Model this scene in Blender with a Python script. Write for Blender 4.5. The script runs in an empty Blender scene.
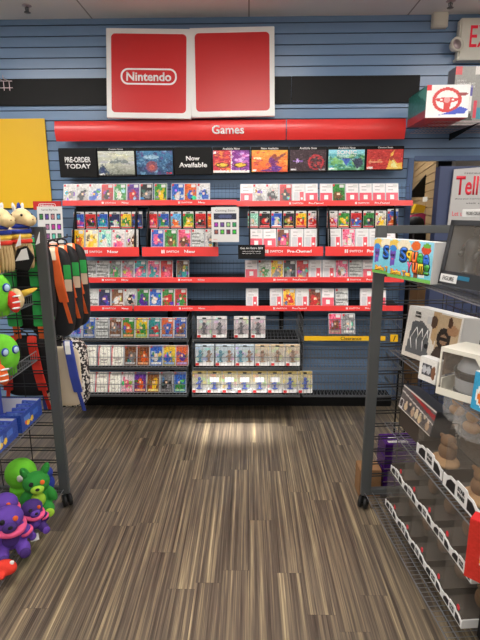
import bpy, bmesh, math, random
from mathutils import Matrix, Vector, Euler
import numpy as np
scn = bpy.context.scene
COL = scn.collection
PI = math.pi
rad = math.radians

# ------------------------------------------------------------------ helpers
def lin(c):
    c = c / 255.0
    return c / 12.92 if c <= 0.04045 else ((c + 0.055) / 1.055) ** 2.4
def rgb(r, g, b): return (lin(r), lin(g), lin(b), 1.0)

class MB:
    """collects shapes into one mesh"""
    def __init__(s): s.v = []; s.f = []; s.sm = []
    def add(s, vs, fs, smooth=False):
        o = len(s.v); s.v += [tuple(p) for p in vs]
        s.f += [tuple(i + o for i in f) for f in fs]; s.sm += [smooth] * len(fs)
        return s
    def box(s, x0, x1, y0, y1, z0, z1, m=None):
        vs = [(x, y, z) for x in (x0, x1) for y in (y0, y1) for z in (z0, z1)]
        if m is not None: vs = [m @ Vector(p) for p in vs]
        return s.add(vs, [(0, 1, 3, 2), (4, 6, 7, 5), (0, 4, 5, 1), (2, 3, 7, 6), (0, 2, 6, 4), (1, 5, 7, 3)])
    def rod(s, a, b, r=0.002, n=4, smooth=False):
        a = Vector(a); b = Vector(b); d = (b - a)
        q = d.to_track_quat('Z', 'Y').to_matrix()
        vs = []
        for p in (a, b):
            for k in range(n):
                t = 2 * PI * (k + .5) / n
                vs.append(p + q @ Vector((r * math.cos(t), r * math.sin(t), 0)))
        fs = [(k, (k + 1) % n, n + (k + 1) % n, n + k) for k in range(n)] + [tuple(range(n - 1, -1, -1)), tuple(range(n, 2 * n))]
        return s.add(vs, fs, smooth)
    def path(s, pts, r=0.004, n=8):
        for i in range(len(pts) - 1): s.rod(pts[i], pts[i + 1], r, n, True)
        return s
    def lathe(s, prof, n=20, m=None):
        vs = []
        for (r, z) in prof:
            for k in range(n):
                t = 2 * PI * k / n; vs.append(Vector((r * math.cos(t), r * math.sin(t), z)))
        if m is not None: vs = [m @ p for p in vs]
        fs = []
        for j in range(len(prof) - 1):
            for k in range(n):
                fs.append((j * n + k, j * n + (k + 1) % n, (j + 1) * n + (k + 1) % n, (j + 1) * n + k))
        fs.append(tuple(range(n - 1, -1, -1))); fs.append(tuple(range((len(prof) - 1) * n, len(prof) * n)))
        return s.add(vs, fs, True)
    def ell(s, c, r, rot=(0, 0, 0), e=1.0, nu=20, nv=12):
        """(super)ellipsoid; e<1 is boxier"""
        m = Euler(rot).to_matrix(); c = Vector(c)
        def p(a, k): return math.copysign(abs(a) ** k, a)
        vs = []; fs = []
        for j in range(nv + 1):
            ph = -PI / 2 + PI * j / nv
            for i in range(nu):
                th = 2 * PI * i / nu
                q = Vector((r[0] * p(math.cos(ph), e) * p(math.cos(th), e), r[1] * p(math.cos(ph), e) * p(math.sin(th), e), r[2] * p(math.sin(ph), e)))
                vs.append(c + m @ q)
        for j in range(nv):
            for i in range(nu):
                fs.append((j * nu + i, j * nu + (i + 1) % nu, (j + 1) * nu + (i + 1) % nu, (j + 1) * nu + i))
        return s.add(vs, fs, True)
    def prism(s, poly, y0, y1, m=None):
        """polygon in x,z pushed from y0 to y1"""
        n = len(poly)
        vs = [Vector((x, y0, z)) for x, z in poly] + [Vector((x, y1, z)) for x, z in poly]
        if m is not None: vs = [m @ p for p in vs]
        return s.add(vs, [tuple(range(n)), tuple(range(2 * n - 1, n - 1, -1))] + [(k, n + k, n + (k + 1) % n, (k + 1) % n) for k in range(n)])
    def profx(s, poly, x0, x1):
        """polygon in y,z pushed along x"""
        n = len(poly)
        vs = [(x0, y, z) for y, z in poly] + [(x1, y, z) for y, z in poly]
        return s.add(vs, [tuple(range(n - 1, -1, -1)), tuple(range(n, 2 * n))] + [(k, (k + 1) % n, n + (k + 1) % n, n + k) for k in range(n)])
    def strap(s, pts, w, t, side=(1, 0, 0)):
        """flat band along pts, width w along side, thickness t"""
        sd = Vector(side).normalized(); P = [Vector(p) for p in pts]; vs = []
        for i, p in enumerate(P):
            d = (P[min(i + 1, len(P) - 1)] - P[max(i - 1, 0)]).normalized()
            nn = d.cross(sd).normalized()
            vs += [p - sd * w / 2 - nn * t / 2, p + sd * w / 2 - nn * t / 2, p + sd * w / 2 + nn * t / 2, p - sd * w / 2 + nn * t / 2]
        fs = [(3, 2, 1, 0)]
        for i in range(len(P) - 1):
            a = i * 4; b = a + 4
            for k in range(4): fs.append((a + k, a + (k + 1) % 4, b + (k + 1) % 4, b + k))
        e = (len(P) - 1) * 4; fs.append((e, e + 1, e + 2, e + 3))
        return s.add(vs, fs)
    def mesh(s, name, mat, bevel=0):
        me = bpy.data.meshes.new(name)
        me.from_pydata(s.v, [], s.f); 
        bm = bmesh.new(); bm.from_mesh(me)
        bmesh.ops.recalc_face_normals(bm, faces=bm.faces[:])
        for f, k in zip(bm.faces, s.sm): f.smooth = k
        if bevel:
            bmesh.ops.bevel(bm, geom=bm.edges[:] , offset=bevel, segments=2, affect='EDGES', clamp_overlap=True)
        bm.to_mesh(me); bm.free()
        me.materials.append(mat); me.update()
        return me
    def build(s, name, mat, parent=None, loc=(0, 0, 0), rot=(0, 0, 0), bevel=0):
        return obj(name, s.mesh(name, mat, bevel), parent, loc, rot)

def obj(name, me, parent=None, loc=(0, 0, 0), rot=(0, 0, 0)):
    o = bpy.data.objects.new(name, me); COL.objects.link(o)
    if parent is not None: o.parent = parent
    o.location = loc; o.rotation_euler = rot
    return o
def tag(o, label=None, cat=None, group=None, kind=None):
    if label: o['label'] = label
    if cat: o['category'] = cat
    if group: o['group'] = group
    if kind: o['kind'] = kind
    return o
def thing(name, label, cat, loc=(0, 0, 0), rot=(0, 0, 0), group=None):
    o = obj(name, None, None, loc, rot); o.empty_display_size = .05
    return tag(o, label, cat, group)
def struct(name, mb, mat, bevel=0, **k):
    return tag(mb.build(name, mat, bevel=bevel, **k), kind='structure')
def remesh(o, vox=.007, smooth=6):
    m = o.modifiers.new('soft', 'REMESH'); m.mode = 'VOXEL'; m.voxel_size = vox; m.use_smooth_shade = True
    m = o.modifiers.new('round', 'SMOOTH'); m.iterations = smooth; m.factor = .5
    return o

# ------------------------------------------------------------------ materials
def newmat(name):
    m = bpy.data.materials.new(name); m.use_nodes = True
    nt = m.node_tree; b = nt.nodes['Principled BSDF']
    return m, nt, b
def mat(name, c, rough=.5, metal=0, coat=0, bump=0, bscale=200, var=0, vscale=6, alpha=1, spec=.5):
    m, nt, b = newmat(name)
    b.inputs['Base Color'].default_value = rgb(*c); b.inputs['Roughness'].default_value = rough
    b.inputs['Metallic'].default_value = metal; b.inputs['Coat Weight'].default_value = coat
    b.inputs['Specular IOR Level'].default_value = spec
    b.inputs['Alpha'].default_value = alpha
    N = nt.nodes; L = nt.links
    tc = N.new('ShaderNodeTexCoord')
    if var:
        n = N.new('ShaderNodeTexNoise'); n.inputs['Scale'].default_value = vscale; n.inputs['Detail'].default_value = 4
        L.new(tc.outputs['Object'], n.inputs['Vector'])
        mx = N.new('ShaderNodeMixRGB'); mx.blend_type = 'MULTIPLY'; mx.inputs[0].default_value = 1
        rmp = N.new('ShaderNodeValToRGB'); rmp.color_ramp.elements[0].position = .3; rmp.color_ramp.elements[1].position = .7
        lo = 1 - var; rmp.color_ramp.elements[0].color = (lo, lo, lo, 1)
        L.new(n.outputs['Fac'], rmp.inputs[0]); mx.inputs[1].default_value = rgb(*c); L.new(rmp.outputs[0], mx.inputs[2])
        L.new(mx.outputs[0], b.inputs['Base Color'])
    if bump:
        n2 = N.new('ShaderNodeTexNoise'); n2.inputs['Scale'].default_value = bscale
        L.new(tc.outputs['Object'], n2.inputs['Vector'])
        bp = N.new('ShaderNodeBump'); bp.inputs['Strength'].default_value = bump; bp.inputs['Distance'].default_value = .002
        L.new(n2.outputs['Fac'], bp.inputs['Height']); L.new(bp.outputs[0], b.inputs['Normal'])
    return m
def glow(name, c, s):
    m, nt, b = newmat(name)
    b.inputs['Base Color'].default_value = rgb(*c); b.inputs['Emission Color'].default_value = rgb(*c); b.inputs['Emission Strength'].default_value = s
    return m
def inkmat(name, rough, coat=0):
    """printed surface: reads the artwork stored on the faces"""
    m, nt, b = newmat(name)
    a = nt.nodes.new('ShaderNodeAttribute'); a.attribute_name = 'ink'
    nt.links.new(a.outputs['Color'], b.inputs['Base Color'])
    b.inputs['Roughness'].default_value = rough; b.inputs['Coat Weight'].default_value = coat
    return m

M = {}
M['ink'] = inkmat('printed_card', .38)
M['ink_gloss'] = inkmat('printed_gloss', .34, 0)
M['ink_soft'] = inkmat('printed_cloth', .9)
M['slat'] = mat('blue_slatwall', (122, 152, 188), .26, bump=.05, bscale=60, var=.05, vscale=2)
M['bluepanel'] = mat('blue_panel', (84, 108, 148), .4, var=.06)
M['navypanel'] = mat('navy_panel', (58, 68, 98), .45, var=.06)
M['groove'] = mat('dark_groove_bottom', (34, 42, 56), .6, var=.1)  # groove bottoms, darker in colour than the slat faces
M['black'] = mat('black_laminate', (11, 11, 12), .5, var=.1, spec=.25)
M['blackm'] = mat('black_steel', (11, 11, 12), .6, var=.1, spec=.25)
M['red'] = mat('red_plastic', (232, 58, 56), .3, var=.04)
M['redp'] = mat('red_print', (204, 40, 42), .4, var=.03)
M['white'] = mat('white_plastic', (236, 236, 234), .4, var=.03)
M['paper'] = mat('white_paper', (214, 214, 212), .6, var=.03)
M['letter'] = mat('white_lettering', (246, 246, 246), .5, var=.02)
M['letterred'] = mat('red_lettering', (215, 40, 60), .5, var=.02)
M['letterblack'] = mat('black_lettering', (25, 25, 28), .5, var=.02)
M['letterblue'] = mat('blue_lettering', (30, 90, 190), .5, var=.02)
M['yellow'] = mat('yellow_print', (247, 197, 30), .45, var=.03, vscale=2)
M['chrome'] = mat('chrome_wire', (190, 172, 175), .3, metal=.8, var=.08)
M['wire'] = mat('grey_wire', (118, 121, 125), .35, metal=.4, var=.08)
M['dwire'] = mat('dark_wire', (45, 46, 48), .4, metal=.4, var=.1)
M['post'] = mat('grey_powdercoat', (80, 83, 84), .5, bump=.1, bscale=400, var=.05)
M['rubber'] = mat('black_rubber', (18, 18, 19), .6, var=.1)
M['ceil'] = None
M['offwhite'] = mat('cream_plastic', (226, 222, 208), .45, var=.03)
M['case'] = mat('clear_case_plastic', (205, 208, 212), .25, var=.05)
M['gold'] = mat('tan_wood', (170, 128, 84), .6, var=.25, vscale=8)
M['card'] = mat('brown_cardboard', (150, 112, 74), .8, var=.12, vscale=12)
M['tanwall'] = mat('tan_slatwall', (190, 158, 112), .5, var=.08)
M['wall'] = mat('grey_paint', (176, 174, 172), .7, var=.03)
M['purple'] = mat('purple_plastic', (70, 30, 110), .25, var=.15)
M['dim'] = mat('dim_brown_card', (74, 64, 56), .6, var=.1)
M['clear'] = mat('clear_plastic', (215, 220, 222), .08, alpha=.14, var=.05)
M['smoke'] = mat('clear_window', (165, 158, 148), .06, alpha=.14, var=.05)
def plushmat(name, c): return mat(name, c, .85, bump=.6, bscale=260, var=.14, vscale=30)
M['p_cream'] = plushmat('cream_plush', (225, 200, 150))
M['p_beige'] = plushmat('beige_fringe', (188, 160, 112))
M['p_blue'] = plushmat('blue_plush', (40, 62, 160))
M['p_green'] = plushmat('lime_plush', (110, 205, 45))
M['p_dgreen'] = plushmat('green_plush', (40, 140, 50))
M['p_lime'] = plushmat('bright_lime_plush', (165, 215, 60))
M['p_red'] = plushmat('red_plush', (225, 55, 38))
M['p_yel'] = plushmat('yellow_plush', (235, 195, 70))
M['p_purple'] = plushmat('purple_plush', (98, 62, 165))
M['p_dpurple'] = plushmat('dark_purple_plush', (68, 40, 118))
M['p_pink'] = plushmat('pink_plush', (235, 90, 140))
M['p_black'] = plushmat('black_plush', (26, 24, 28))
M['p_white'] = plushmat('white_plush', (225, 225, 220))
M['p_sky'] = plushmat('pale_blue_plush', (175, 205, 230))
M['p_orange'] = plushmat('orange_plush', (240, 105, 40))
M['p_brown'] = plushmat('brown_plush', (128, 96, 66))
M['p_tan'] = plushmat('tan_plush', (190, 150, 105))
M['nylon'] = mat('black_nylon', (24, 24, 27), .7, bump=.3, bscale=500, var=.12)
M['webor'] = mat('orange_webbing', (235, 105, 45), .7, bump=.3, bscale=500, var=.08)
M['webgreen'] = mat('green_quilted_cloth', (50, 175, 85), .75, bump=.4, bscale=90, var=.15, vscale=25)
M['webcream'] = mat('cream_cloth', (222, 205, 178), .75, bump=.3, bscale=400, var=.08)
M['webblue'] = mat('blue_webbing', (56, 76, 168), .7, bump=.3, bscale=400, var=.1)
M['grey'] = mat('grey_plastic', (130, 134, 138), .4, var=.06)
M['dgrey'] = mat('dark_grey_plastic', (52, 54, 58), .35, var=.1)
M['eye'] = mat('black_glass_eye', (10, 10, 12), .1)
M['reddot'] = mat('red_sticker', (225, 50, 65), .5, var=.05)
M['qstrip'] = mat('grey_price_strip', (120, 122, 124), .45, var=.1)

def ceilmat():
    m, nt, b = newmat('ceiling_tile'); N = nt.nodes; L = nt.links
    tc = N.new('ShaderNodeTexCoord'); br = N.new('ShaderNodeTexBrick')
    br.offset = 0; br.inputs['Scale'].default_value = 1; br.inputs['Brick Width'].default_value = 1.22; br.inputs['Row Height'].default_value = .61
    br.inputs['Mortar Size'].default_value = .006
    br.inputs['Color1'].default_value = rgb(238, 237, 237); br.inputs['Color2'].default_value = rgb(232, 231, 231); br.inputs['Mortar'].default_value = rgb(160, 158, 157)
    L.new(tc.outputs['Object'], br.inputs['Vector']); L.new(br.outputs['Color'], b.inputs['Base Color'])
    n = N.new('ShaderNodeTexNoise'); n.inputs['Scale'].default_value = 90; L.new(tc.outputs['Object'], n.inputs['Vector'])
    bp = N.new('ShaderNodeBump'); bp.inputs['Strength'].default_value = .3; L.new(n.outputs['Fac'], bp.inputs['Height']); L.new(bp.outputs[0], b.inputs['Normal'])
    b.inputs['Roughness'].default_value = .9
    return m
M['ceil'] = ceilmat()

def floormat():
    m, nt, b = newmat('wood_plank_vinyl'); N = nt.nodes; L = nt.links
    tc = N.new('ShaderNodeTexCoord'); mp = N.new('ShaderNodeMapping'); mp.inputs['Rotation'].default_value = (0, 0, PI / 2)
    L.new(tc.outputs['Object'], mp.inputs['Vector'])
    def math_(op, a, b_=None, c_=None):
        n = N.new('ShaderNodeMath'); n.operation = op
        for i, v in enumerate((a, b_, c_)):
            if v is None: continue
            if isinstance(v, (int, float)): n.inputs[i].default_value = v
            else: L.new(v, n.inputs[i])
        return n.outputs[0]
    sx = N.new('ShaderNodeSeparateXYZ'); L.new(mp.outputs[0], sx.inputs[0])
    rowv = math_('DIVIDE', sx.outputs[1], .125); row = math_('FLOOR', rowv)
    wn = N.new('ShaderNodeTexWhiteNoise'); wn.noise_dimensions = '1D'; L.new(row, wn.inputs['W'])
    pv = math_('ADD', math_('DIVIDE', sx.outputs[0], .92), wn.outputs['Value']); pl = math_('FLOOR', pv)
    cv = N.new('ShaderNodeCombineXYZ'); L.new(row, cv.inputs[0]); L.new(pl, cv.inputs[1])
    w2 = N.new('ShaderNodeTexWhiteNoise'); w2.noise_dimensions = '3D'; L.new(cv.outputs[0], w2.inputs['Vector'])
    fr_ = math_('FRACT', rowv); fp_ = math_('FRACT', pv)
    seam = math_('MAXIMUM', math_('LESS_THAN', fr_, .012), math_('LESS_THAN', fp_, .0025))
    off = N.new('ShaderNodeVectorMath'); off.operation = 'MULTIPLY_ADD'
    off.inputs[1].default_value = (13.7, 7.3, 3.1)
    L.new(w2.outputs['Color'], off.inputs[0]); L.new(mp.outputs[0], off.inputs[2])
    def streak(sx, sy, det, rough=.6, dist=.0):
        q = N.new('ShaderNodeMapping'); q.inputs['Scale'].default_value = (sx, sy, 1); L.new(off.outputs[0], q.inputs['Vector'])
        n = N.new('ShaderNodeTexNoise'); n.inputs['Scale'].default_value = 1; n.inputs['Detail'].default_value = det; n.inputs['Roughness'].default_value = rough
        n.inputs['Distortion'].default_value = dist
        L.new(q.outputs[0], n.inputs['Vector']); return n.outputs['Fac']
    a = streak(.8, 58, 4, .72, .25); c = streak(.45, 20, 2, .6, .2); f = streak(1.6, 190, 2, .6, .2)
    ra = N.new('ShaderNodeValToRGB'); e = ra.color_ramp.elements
    e[0].position = .30; e[0].color = rgb(66, 58, 52); e[1].position = .70; e[1].color = rgb(188, 174, 142)
    for p, col in ((.42, (98, 89, 79)), (.52, (122, 111, 97)), (.60, (152, 139, 114))):
        z = ra.color_ramp.elements.new(p); z.color = rgb(*col)
    L.new(a, ra.inputs[0])
    rc = N.new('ShaderNodeValToRGB'); rc.color_ramp.elements[0].position = .35; rc.color_ramp.elements[0].color = (.72, .7, .7, 1)
    rc.color_ramp.elements[1].position = .65; rc.color_ramp.elements[1].color = (1.05, 1.02, .96, 1)
    L.new(c, rc.inputs[0])
    m1 = N.new('ShaderNodeMixRGB'); m1.blend_type = 'MULTIPLY'; m1.inputs[0].default_value = 1; L.new(ra.outputs[0], m1.inputs[1]); L.new(rc.outputs[0], m1.inputs[2])
    rf = N.new('ShaderNodeValToRGB'); rf.color_ramp.elements[0].position = .35; rf.color_ramp.elements[0].color = (.8, .8, .8, 1); rf.color_ramp.elements[1].position = .62
    L.new(f, rf.inputs[0])
    m2 = N.new('ShaderNodeMixRGB'); m2.blend_type = 'MULTIPLY'; m2.inputs[0].default_value = 1; L.new(m1.outputs[0], m2.inputs[1]); L.new(rf.outputs[0], m2.inputs[2])
    rb = N.new('ShaderNodeValToRGB'); rb.color_ramp.elements[0].color = (.86, .84, .84, 1); rb.color_ramp.elements[1].color = (1.05, 1.04, 1.02, 1)
    L.new(w2.outputs['Value'], rb.inputs[0])
    m3 = N.new('ShaderNodeMixRGB'); m3.blend_type = 'MULTIPLY'; m3.inputs[0].default_value = 1; L.new(m2.outputs[0], m3.inputs[1]); L.new(rb.outputs[0], m3.inputs[2])
    mo = N.new('ShaderNodeMixRGB'); mo.inputs[2].default_value = rgb(50, 44, 40); L.new(math_('MULTIPLY', seam, .35), mo.inputs[0]); L.new(m3.outputs[0], mo.inputs[1])
    L.new(mo.outputs[0], b.inputs['Base Color'])
    b.inputs['Roughness'].default_value = .3
    bp = N.new('ShaderNodeBump'); bp.inputs['Strength'].default_value = .12; bp.inputs['Distance'].default_value = .002
    L.new(f, bp.inputs['Height']); L.new(bp.outputs[0], b.inputs['Normal'])
    return m
M['floor'] = floormat()

# ------------------------------------------------------------------ lettering
def text(s, w, h, material, parent, loc, rot=(PI / 2, 0, 0), bold=0.0, name='lettering', depth=.0006, fit=True):
    """raised letters fitted to a box w x h, centred on loc"""
    cu = bpy.data.curves.new('letters', 'FONT'); cu.body = s; cu.align_x = 'CENTER'; cu.size = 1; cu.offset = bold
    cu.resolution_u = 3
    t = bpy.data.objects.new('letters', cu); COL.objects.link(t)
    bpy.context.view_layer.update()
    dg = bpy.context.evaluated_depsgraph_get()
    me = bpy.data.meshes.new_from_object(t.evaluated_get(dg))
    bpy.data.objects.remove(t); bpy.data.curves.remove(cu)
    n = len(me.vertices); co = np.zeros(n * 3, 'f'); me.vertices.foreach_get('co', co); co = co.reshape(-1, 3)
    lo, hi = co.min(0), co.max(0)
    sx = w / max(1e-6, hi[0] - lo[0]); sy = h / max(1e-6, hi[1] - lo[1])
    if not fit: sx = sy = min(sx, sy)
    co[:, 0] = (co[:, 0] - (lo[0] + hi[0]) / 2) * sx; co[:, 1] = (co[:, 1] - (lo[1] + hi[1]) / 2) * sy; co[:, 2] = 0
    me.vertices.foreach_set('co', co.ravel()); me.update(); me.name = name
    me.materials.clear(); me.materials.append(material)
    o = obj(name, me, parent, loc, rot)
    m = o.modifiers.new('thick', 'SOLIDIFY'); m.thickness = depth; m.offset = 1
    return o

# ------------------------------------------------------------------ artwork
PAL = {'white': (216, 214, 210), 'grey': (150, 150, 152), 'black': (30, 28, 32), 'red': (205, 40, 45), 'green': (70, 150, 80), 'purple': (110, 70, 160),
       'yellow': (238, 200, 60), 'blue': (60, 110, 190), 'orange': (225, 120, 45), 'pink': (232, 120, 150), 'teal': (50, 160, 160), 'navy': (35, 45, 95),
       'brown': (135, 95, 65), 'cream': (238, 225, 190), 'mint': (170, 220, 200), 'gold': (190, 150, 60), 'silver': (190, 192, 196), 'sky': (120, 185, 230)}
class Art:
    def __init__(s, nx, ny, c=(255, 255, 255)):
        s.nx, s.ny = nx, ny; s.a = np.zeros((ny, nx, 3)); s.a[:] = c
        yy, xx = np.mgrid[0:ny, 0:nx]; s.x = (xx + .5) / nx; s.y = 1 - (yy + .5) / ny      # y up, row 0 = top
    def rect(s, x0, y0, x1, y1, c):
        k = (s.x >= x0) & (s.x <= x1) & (s.y >= y0) & (s.y <= y1); s.a[k] = c; return s
    def disc(s, cx, cy, rx, ry, c, t=1):
        k = ((s.x - cx) / rx) ** 2 + ((s.y - cy) / ry) ** 2 <= 1; s.a[k] = (1 - t) * s.a[k] + t * np.array(c, float); return s
    def poly(s, pts, c):
        k = np.zeros(s.x.shape, bool); n = len(pts); j = n - 1
        for i in range(n):
            xi, yi = pts[i]; xj, yj = pts[j]
            k ^= ((yi > s.y) != (yj > s.y)) & (s.x < (xj - xi) * (s.y - yi) / (yj - yi + 1e-9) + xi); j = i
        s.a[k] = c; return s
    def grad(s, c0, c1, ax='y'):
        t = (s.y if ax == 'y' else s.x)[..., None]; s.a = np.array(c0, float) * (1 - t) + np.array(c1, float) * t; return s
    def jit(s, rng, k):
        s.a += (np.array([rng.uniform(-k, k) for _ in range(s.nx * s.ny)]).reshape(s.ny, s.nx, 1)); return s
    def mesh(s, w, h, material, name='artwork', curve=None):
        """upright sheet, centred in x, bottom at z=0, facing -y"""
        nx, ny = s.nx, s.ny
        vs = [((i / nx - .5) * w, 0, (1 - j / ny) * h) for j in range(ny + 1) for i in range(nx + 1)]
        if curve: vs = [curve(*p) for p in vs]
        fs = [(j * (nx + 1) + i, (j + 1) * (nx + 1) + i, (j + 1) * (nx + 1) + i + 1, j * (nx + 1) + i + 1) for j in range(ny) for i in range(nx)]
        me = bpy.data.meshes.new(name); me.from_pydata(vs, [], fs)
        at = me.attributes.new('ink', 'FLOAT_COLOR', 'FACE')
        c = np.clip(s.a, 0, 255) / 255.0; c = np.where(c <= .04045, c / 12.92, ((c + .055) / 1.055) ** 2.4)
        at.data.foreach_set('color', np.concatenate([c, np.ones((ny, nx, 1))], 2).astype('f').ravel())
        me.materials.append(material); me.update()
        return me
WH = (240, 240, 238)
def cover(spec, seed, nx=12, ny=18):
    """printed insert of a game case. P, Q pre-owned inserts, W plain white, G grey; else colour names"""
    r = random.Random(seed); A = Art(nx, ny)
    if spec in 'PQ':
        if spec == 'P':
            A.rect(0, 0, 1, 1, (238, 232, 232)); A.rect(0, 0, 1, .56, (228, 84, 104))
            A.rect(.33, .2, .48, .42, WH); A.rect(.54, .2, .68, .42, WH); A.rect(.25, .06, .75, .12, (245, 180, 190))
        else:
            A.rect(0, 0, 1, 1, (222, 220, 220)); A.rect(.62, 0, .95, .62, (228, 84, 96)); A.rect(.7, .2, .86, .36, WH); A.rect(.08, .05, .5, .62, (200, 200, 204))
        for k in range(3): A.rect(.15, .68 + .09 * k, .4 + .4 * r.random(), .71 + .09 * k, (190, 184, 186))
        return A.jit(r, 5)
    if spec == 'W':
        A.rect(0, 0, 1, 1, (240, 238, 228))
        for k in range(6):
            y = r.uniform(.1, .85); A.rect(r.uniform(.1, .4), y, r.uniform(.55, .9), y + .03, (196, 190, 184))
        A.rect(0, 0, .05, 1, (215, 70, 75)); A.jit(r, 6)
    elif spec == 'G':
        A.rect(0, 0, 1, 1, (206, 208, 206))
        for k in range(5):
            y = .08 + .17 * k + r.uniform(-.02, .03)
            A.poly([(0, y), (1, y + r.uniform(-.1, .1)), (1, y + .05), (0, y + .08)], (150, 152, 150)); 
        A.jit(r, 10)
    else:
        cs = [PAL[k] for k in spec.split()]
        a = np.array(cs[0], float); b = np.array(cs[-1], float)
        A.grad(a * .7 + b * .3, a); A.jit(r, 16)
        for k in range(9):
            A.disc(r.uniform(.15, .85), r.uniform(.2, .7), r.uniform(.06, .2), r.uniform(.04, .13), b if k % 2 == 0 else [r.uniform(40, 240) for _ in range(3)], .8)
        A.disc(r.uniform(.35, .65), r.uniform(.32, .5), .2, .2, b); A.disc(r.uniform(.4, .6), .5, .1, .07, cs[min(1, len(cs) - 1)] if len(cs) > 2 else (240, 210, 180))
        A.rect(.12, .06, .88, .16, [(v + 255) / 2 for v in b]); A.jit(r, 8)
    A.a = (A.a - 128) * 1.28 + 98
    A.jit(r, 20)
    A.rect(0, .88, .2, 1, (205, 36, 44))
    return A
def colourwords(spec):
    return {'P': 'pink and white pre-owned', 'Q': 'white pre-owned red-cornered', 'W': 'plain white printed', 'G': 'silver grey wrapped'}.get(spec) or ' and '.join(spec.split()) + ' covered'
ORD = 'first second third fourth fifth sixth seventh eighth ninth tenth eleventh twelfth'.split()

# ================================================================== SETTING
CZ = 3.147          # ceiling height
WY = 4.15           # display wall
struct('floor', MB().box(-3.3, 3.5, -3.6, 8.6, -.05, 0), M['floor'])
struct('ceiling', MB().box(-3.3, 3.5, -3.6, 8.6, CZ, CZ + .05), M['ceil'])
def slats(x0, x1, z0, z1, y, th=.018, pitch=.0775, phase=.005):
    """horizontal grooved slatwall facing -y: profile in y,z pushed along x"""
    m = MB(); zs = []
    k = math.ceil((z0 - phase) / pitch)
    g = .0062
    prof = [(y + th, z0), (y, z0)]
    z = phase + k * pitch
    while z < z1 - g:
        if z - g > z0:
            prof += [(y, z - g), (y + .012, z - g + .002), (y + .012, z + g * .3), (y, z + g * .3)]
        z += pitch
    prof += [(y, z1), (y + th, z1)]
    m.slot_y = y + .012
    return m.profx(prof, x0, x1)
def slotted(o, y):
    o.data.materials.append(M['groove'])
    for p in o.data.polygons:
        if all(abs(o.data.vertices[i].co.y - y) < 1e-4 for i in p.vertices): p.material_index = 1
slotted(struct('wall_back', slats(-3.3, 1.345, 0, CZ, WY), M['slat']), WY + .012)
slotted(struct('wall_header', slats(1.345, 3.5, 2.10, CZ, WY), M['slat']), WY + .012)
struct('trim_1', MB().box(-3.3, .335, WY - .02, WY, 2.518, 2.718), M['black'], bevel=.003)
struct('trim_2', MB().box(.338, 1.345, WY - .02, WY, 2.518, 2.718), M['black'], bevel=.003)
struct('trim_3', MB().box(1.30, 1.348, WY - .012, WY + .03, 0, 2.10), M['bluepanel'], bevel=.003)
struct('trim_4', MB().box(1.35, 3.5, WY - .012, WY + .03, 2.075, 2.115), M['bluepanel'], bevel=.003)
struct('wall_left', MB().box(-3.35, -3.3, -3.6, 8.6, 0, CZ), M['wall'])
struct('wall_right', MB().box(3.5, 3.55, -3.6, 8.6, 0, CZ), M['wall'])
struct('wall_front', MB().box(-3.3, 3.5, -3.65, -3.6, 0, CZ), M['wall'])
struct('wall_far', MB().box(-3.3, 3.5, 8.6, 8.65, 0, CZ), M['wall'])
# angled tan slatwall in the room beyond the opening
ta = math.atan2(7.4 - 4.45, 2.36 - 1.64)
tw = slats(-3.4, 0, 0, CZ, 0)
struct('wall_beyond', tw, M['tanwall'], loc=(1.66, 4.5, 0), rot=(0, 0, ta + PI))

# lamps: recessed troffers in the ceiling
def troffer(x, y, label, e=9):
    t = thing('ceiling_light', label, 'light', (x, y, CZ), group='ceiling light panels')
    f = MB()
    for a in ((-.6, -.57, -.3, .3), (.57, .6, -.3, .3), (-.6, .6, -.3, -.27), (-.6, .6, .27, .3)): f.box(*a, -.014, .0)
    f.build('frame', M['white'], t)
    MB().box(-.57, .57, -.27, .27, -.010, -.004).build('diffuser', M['lamp'], t)
M['lamp'] = glow('lamp_diffuser', (255, 250, 244), 20.5)
for x in (-2.1, 0.1, 2.3):
    for y in (-2.2, .1, 2.35):
        troffer(x, y, 'recessed white fluorescent ceiling panel over the sales floor')
troffer(.75, 5.3, 'added unseen ceiling panel brightening the board and tan wall beyond the opening')  # extra lamp, added to brighten the wooden board and tan wall
troffer(2.2, 6.2, 'added unseen ceiling panel brightening the board and tan wall beyond the opening')

def sprinkler(x, y, label):
    t = thing('fire_sprinkler', label, 'sprinkler', (x, y, CZ), group='fire sprinklers')
    MB().lathe([(.032, 0), (.034, -.004), (.012, -.008)], 16).build('escutcheon', M['chrome'], t)
    MB().rod((0, 0, -.006), (0, 0, -.04), .006, 8).rod((-.014, 0, -.015), (-.008, 0, -.045), .003, 6).rod((.014, 0, -.015), (.008, 0, -.045), .003, 6).rod((-.014, 0, -.015), (.014, 0, -.015), .003, 6).build('nozzle', M['wire'], t)
    MB().lathe([(.022, -.044), (.024, -.047), (.002, -.048)], 12).build('deflector', M['wire'], t)
sprinkler(-1.614, 3.889, 'ceiling fire sprinkler above the yellow poster')
sprinkler(1.446, 3.9, 'ceiling fire sprinkler above the exit sign')

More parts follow.
